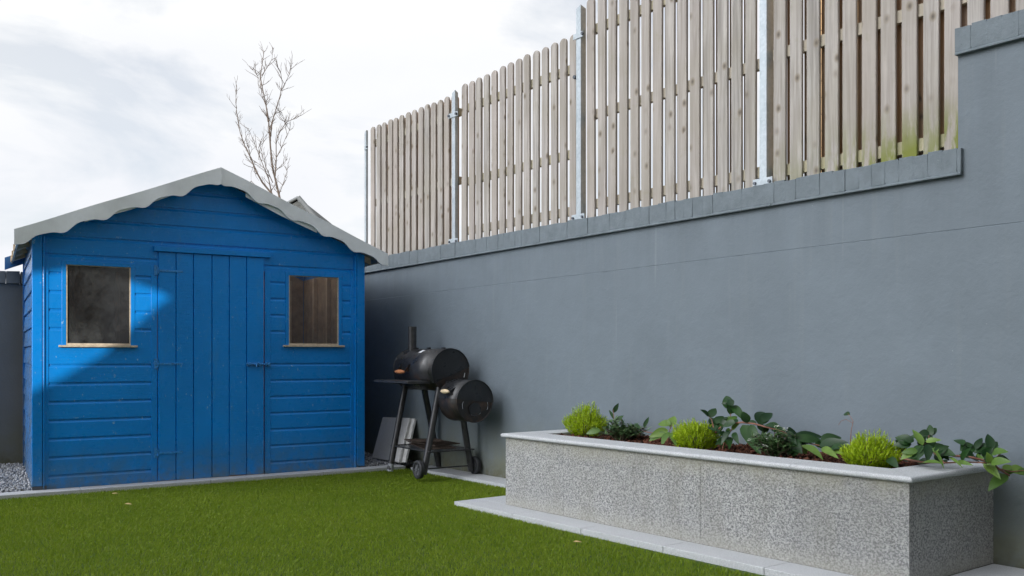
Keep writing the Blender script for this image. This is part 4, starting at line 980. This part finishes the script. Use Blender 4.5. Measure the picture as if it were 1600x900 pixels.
for (a0, a1, t0, t1) in ((.29, .34, R(112), R(126)),):
    vs = []
    for i in range(6):
        t_ = t0+(t1-t0)*i/5
        for a_ in (a0, a1): vs.append(SM(a_+.01*i/5, math.cos(t_)*(RB+.0015), ZC+math.sin(t_)*(RB+.0015)))
    b.add(vs, [(2*i, 2*i+1, 2*i+3, 2*i+2) for i in range(5)])
b.build('sticker', M['sticker'], lid)
# worn round emblem on the lower front of the barrel
b = MB()
def arcs(lst, par_r, zc, a_c, t_c, cc_=0, wd=.003):
    for r_, s0, s1 in lst:
        P_ = []
        for i in range(10):
            s_ = s0+(s1-s0)*i/9; da = math.cos(s_)*r_*1.3; dt = math.sin(s_)*r_/par_r
            P_.append(SM(a_c+da, cc_+math.cos(t_c+dt)*(par_r+.001), zc+math.sin(t_c+dt)*(par_r+.001)))
        b.tube(P_, wd, 4, False)
arcs([(.05, R(200), R(330)), (.05, R(20), R(100)), (.038, R(190), R(350)), (.025, R(30), R(210)), (.014, R(200), R(360))], RB-.003, ZC, .36, R(232), wd=.0022)
b.build('emblem', M['emblem'], bot)
b = MB()
for a_ in (.02, .63): 
    for t_ in (8, 100, 150, 212): b.tube([SM(a_, math.cos(R(t_))*(RB-.001), ZC+math.sin(R(t_))*(RB-.001)), SM(a_, math.cos(R(t_))*(RB+.005), ZC+math.sin(R(t_))*(RB+.005))], .005, 6)
b.build('rivets', M['hub'], lid)
# front shelf
b = MB(); b.box(SM, .04, .62, -.36, -.165, .742, .750); b.box(SM, .04, .62, -.36, -.352, .732, .742); b.box(SM, .04, .048, -.352, -.165, .730, .742); b.build('front_shelf', M['pipe'], sm, bev=.002)
b = MB()
for a_ in (.14, .52): b.tube([SM(a_, -.33, .738), SM(a_, -.155, .715)], .006, 6)
b.build('shelf_bracket', M['pipe'], sm)
# firebox
FZ = .600; FR = .158; fc = .035
b = MB(); b.box(SM, -.045, .0, -.05, .09, .66, .745); b.build('neck', M['black'], sm)
barrel(-.305, -.028, FZ, FR+.004, R(-4), R(172), cc_=fc).build('firebox_lid', M['black'], sm); fl = sm.children[-1]
barrel(-.300, -.030, FZ, FR, R(172), R(356), cc_=fc).build('firebox_bottom', M['scorched'], sm); fb = sm.children[-1]
handle(-.235, -.115, FZ, FR, R(158), M['handle_pale'], fc, fl, .045)
# damper disc and scratched mark on the firebox end
b = MB(); e = -.303
def ep(c_, z_): return SM(e, fc+c_, FZ+z_)
for p_, q_ in (((-.012, -.045), (.0, -.062)), ((.012, -.045), (.0, -.062)), ((.0, -.062), (.0, -.085)), ((-.004, -.048), (.012, -.045))): b.tube([ep(*p_), ep(*q_)], .0016, 4)
b.tube([ep(.06*math.cos(R(a_)), -.062+.045*math.sin(R(a_))) for a_ in range(235, 330, 10)], .0022, 4)
b.tube([ep(-.10+.012*math.cos(R(a_)), -.03+.03*math.sin(R(a_))) for a_ in range(90, 250, 20)], .0022, 4)
b.tube([ep(.105+.01*math.cos(R(a_)), -.035+.03*math.sin(R(a_))) for a_ in range(-90, 90, 20)], .0022, 4)
b.build('scratched_mark', M['scratch'], fb)
b = MB(); b.tube([SM(e+.004, fc, FZ-.06), SM(e-.002, fc, FZ-.06)], .052, 20); b.build('damper', M['black'], fb)
b = MB(); b.tube([SM(.0, .12, .775), SM(-.012, .12, .81)], .003, 6); b.build('pin', M['sticker'], sm)
# legs
LEG = [((.60, -.085, .70), (.585, -.235, .012)), ((.60, .085, .70), (.60, .235, .0)), ((.03, -.085, .70), (.03, -.225, .03)), ((.03, .085, .70), (.03, .205, .03))]
for p_, q_ in LEG:
    b = MB(); b.tube([SM(*p_), SM(*q_)], .0255, 14); lg = b.build('leg', M['pipe'], sm)
    if q_[2] < .02 and q_[1] < 0: 
        b = MB(); b.tube([SM(*q_)+(SM(*p_)-SM(*q_))*.07, SM(*q_)-UPZ*.012], .0262, 14); b.build('foot_cap', M['scratch'], lg)
# wheels and axle
b = MB(); b.tube([SM(.03, -.285, .072), SM(.03, .265, .072)], .006, 8); b.build('axle', M['pipe'], sm)
for c_ in (-.268, .238):
    b = MB(); seg = 28; R0 = .072; prof = [(-.019, .045), (-.019, .062), (-.015, .070), (-.004, .072), (0, .068), (.004, .072), (.015, .070), (.019, .062), (.019, .045)]
    vs = []
    for i in range(seg):
        t_ = 2*math.pi*i/seg
        for dc, rr in prof: vs.append(SM(.03+math.cos(t_)*rr, c_+dc, .072+math.sin(t_)*rr))
    n = len(prof); b.add(vs, [(i*n+k_, i*n+(k_+1) % n, ((i+1) % seg)*n+(k_+1) % n, ((i+1) % seg)*n+k_) for i in range(seg) for k_ in range(n)], True)
    wh = b.build('wheel', M['rubber'], sm)
    b = MB(); b.tube([SM(.03, c_-.010, .072), SM(.03, c_+.010, .072)], .0455, 24); b.tube([SM(.03, c_-.02, .072), SM(.03, c_+.02, .072)], .013, 12)
    for k_ in range(6):
        a_ = k_*math.pi/3; 
        for sgn in (-1, 1):
            b.tube([SM(.03+math.cos(a_)*.01, c_+sgn*.012, .072+math.sin(a_)*.01), SM(.03+math.cos(a_)*.044, c_+sgn*.012, .072+math.sin(a_)*.044)], .004, 5)
    b.build('hub', M['hub'], wh)
# lower wire rack with old grates lying on it
b = MB(); zr = .205
for c_ in (-.20, .20): b.tube([SM(-.02, c_, zr), SM(.63, c_, zr)], .006, 6)
for a_ in (-.02, .63): b.tube([SM(a_, -.20, zr), SM(a_, .20, zr)], .006, 6)
for i in range(14): c_ = -.18+.36*i/13; b.tube([SM(-.02, c_, zr+.004), SM(.63, c_, zr+.004)], .0022, 5, False)
b.build('bottom_rack', M['pipe'], sm)
M['rust'] = m_simple('rusty_grate', (.075, .055, .045), .7, .3, var=.5, sc_=40)
for gi, (da, dc, rz_, zz_) in enumerate(((.10, -.02, .12, .018), (.17, .03, -.2, .034), (.22, -.03, .3, .05))):
    b = MB(); ca, sa = math.cos(rz_), math.sin(rz_)
    q = lambda x_, y_: SM(.16+da+x_*ca-y_*sa, dc+x_*sa+y_*ca, zr+zz_+.01*math.sin(x_*8+gi))
    for s in (-1, 1): b.tube([q(-.17, s*.13), q(.17, s*.13)], .004, 5); b.tube([q(s*.17, -.13), q(s*.17, .13)], .004, 5)
    for i in range(15): x_ = -.16+.32*i/14; b.tube([q(x_, -.13), q(x_, .13)], .0025, 4, False)
    tag(b.build('cooking_grate', M['rust'], None, loc=q(0, 0)), ['rusty cooking grate lying lowest on the rack under the smoker', 'rusty cooking grate lying between two others under the smoker', 'rusty cooking grate lying topmost on the rack under the smoker'][gi], 'grate', 'loose cooking grates on the smoker rack')

# ---- slabs leaning against the wall
M['flag'] = m_granite('dark_paving_flag', (.62, .62, .62), (.50, .505, .51), (.70, .70, .70), 190, .1, rough=.7)
M['flag2'] = m_granite('pale_paving_flag', (.72, .72, .70), (.60, .60, .59), (.80, .80, .78), 190, .2, rough=.75)
def leaning(pxs, mat, lab, th, v0, v1):
    # four corners: bottom left, bottom right, top right, top left (pixel) with offsets from the wall
    P_ = []
    for (x_, y_), v_ in zip(pxs, (v0, v0, v1, v1)): u_, z_ = wuz(x_, y_, v_); P_.append(WP(u_, v_, max(z_, -.02)))
    n_ = (P_[1]-P_[0]).cross(P_[3]-P_[0]).normalized()
    if n_.dot(NW3) < 0: n_ = -n_
    b = MB(); b.add(P_+[p+n_*th for p in P_], [(0, 1, 2, 3), (7, 6, 5, 4), (0, 4, 5, 1), (1, 5, 6, 2), (2, 6, 7, 3), (3, 7, 4, 0)])
    tag(b.build('paving_slab', mat, None, loc=(P_[0]+P_[1])/2, bev=.002), lab, 'slab', 'loose paving slabs leaning on the wall')
leaning([(581, 715), (623, 722), (640, 653), (598, 651.5)], M['flag'], 'dark grey paving slab leaning on the wall nearest the shed corner', .02, -.23, -.05)
leaning([(617, 722), (633, 722), (648, 654), (622, 653)], M['flag2'], 'pale narrow paving slab leaning on the wall behind the smoker leg', .02, -.20, -.025)

# ---- fallen leaves
M['dead_leaf'] = m_simple('tan_dead_leaf', (.50, .36, .16), .7, var=.2, sc_=50)
for x_, y_, an, lab in ((179, 771, .5, 'small tan fallen leaf on the lawn right by the shed kerb'), (200, 787, 1.4, 'small tan fallen leaf on the lawn a little out from the shed kerb'), (902, 846, 1.2, 'tan fallen leaf on the lawn beside the planter')):
    Yg = CH*F/(y_-HZ); p = Vector(((x_-800)/F*Yg, Yg, -.001)); b = MB()
    leaf(b, p-Vector((.02, 0, 0)), (math.sin(an), math.cos(an)*.3, .05), (0, -.3, 1), .045, .016, .25, .15, 6)
    tag(b.build('fallen_leaf', M['dead_leaf'], None, loc=p), lab, 'leaf', 'fallen leaves on the lawn')

# ================================================================== SUN BLOCKER: unseen wall added behind the camera to shade the garden,
# with a cut-out shaped to throw one patch of sun onto the shed
nh = Vector((SUN_H.x, SUN_H.y, 0)); sh_ = Vector((SUN_H.y, -SUN_H.x, 0))
DH = 2.6
hb = Vector((0, 0, 0))-nh*DH
def HP(x_, y_, z_): return hb+sh_*x_-nh*y_+UPZ*z_      # x across, y away from the garden
lit = [(40, 428), (75, 423), (110, 418), (160, 424), (205, 438), (240, 450), (269, 463), (240, 483), (208, 509), (160, 553), (110, 581), (70, 602), (40, 618)]
poly = []
for px_2, py_2 in lit:
    x_, z_ = suz(px_2, py_2, 0); x_ = max(x_, -.03); p = SP(x_, 0, z_)
    t_ = (p-hb).dot(nh)/SUN.dot(nh); q = p-SUN*t_; poly.append(((q-hb).dot(sh_), q.z))
house = empty('sun_blocker', hb+UPZ*0, 'unseen wall added behind the camera, its opening shaped to light a patch of the shed', 'house')
m_blocker = m_simple('blocker_grey', (.30, .31, .32), .8, var=.08, sc_=5)
X0, X1, ZH = -7.6, 6.5, 5.7
b = MB()
ring = [(X0, 0), (X1, 0), (X1, ZH), (X0, ZH)]
pmid = poly
# build the wall as strips around the opening: fan quads from opening ring to the outer rectangle
cx_ = sum(p[0] for p in poly)/len(poly); cz_ = sum(p[1] for p in poly)/len(poly)
def outer(p):
    dx, dz = p[0]-cx_, p[1]-cz_; ts = []
    if dx > 1e-6: ts.append((X1-cx_)/dx)
    if dx < -1e-6: ts.append((X0-cx_)/dx)
    if dz > 1e-6: ts.append((ZH-cz_)/dz)
    if dz < -1e-6: ts.append((-.05-cz_)/dz)
    t_ = min(ts); return (cx_+dx*t_, cz_+dz*t_)
corners = [(X0, -.05), (X1, -.05), (X1, ZH), (X0, ZH)]
angs = sorted([(math.atan2(p[1]-cz_, p[0]-cx_), p, outer(p)) for p in poly])
def inner_at(a_):
    d_ = (math.cos(a_), math.sin(a_)); best = None
    n_ = len(angs)
    for i in range(n_):
        p, q = angs[i][1], angs[(i+1) % n_][1]; ex_, ez_ = q[0]-p[0], q[1]-p[1]
        det = d_[0]*(-ez_)+d_[1]*ex_
        if abs(det) < 1e-9: continue
        rx, rz_2 = p[0]-cx_, p[1]-cz_
        t_ = (rx*(-ez_)+rz_2*ex_)/det; s_ = (d_[0]*rz_2-d_[1]*rx)/det
        if t_ > 0 and -1e-6 <= s_ <= 1+1e-6: best = t_ if best is None else min(best, t_)
    return (cx_+d_[0]*best, cz_+d_[1]*best)
for c_ in corners:
    a_ = math.atan2(c_[1]-cz_, c_[0]-cx_); angs.append((a_, None, c_))
base_angs = [a for a in angs if a[1] is not None]
full = []
tmp = angs; angs = sorted(base_angs)
for a in tmp:
    full.append(a if a[1] is not None else (a[0], inner_at(a[0]), a[2]))
full.sort(); n_ = len(full)
th = .05
vs = [HP(a[1][0], 0, a[1][1]) for a in full]+[HP(a[2][0], 0, a[2][1]) for a in full]+[HP(a[1][0], th, a[1][1]) for a in full]+[HP(a[2][0], th, a[2][1]) for a in full]
fs = []
for i in range(n_):
    j = (i+1) % n_; fs += [(i, j, n_+j, n_+i), (2*n_+j, 2*n_+i, 3*n_+i, 3*n_+j), (j, i, 2*n_+i, 2*n_+j), (n_+i, n_+j, 3*n_+j, 3*n_+i)]
b.add(vs, fs); b.build('blocker_panel', m_blocker, house)
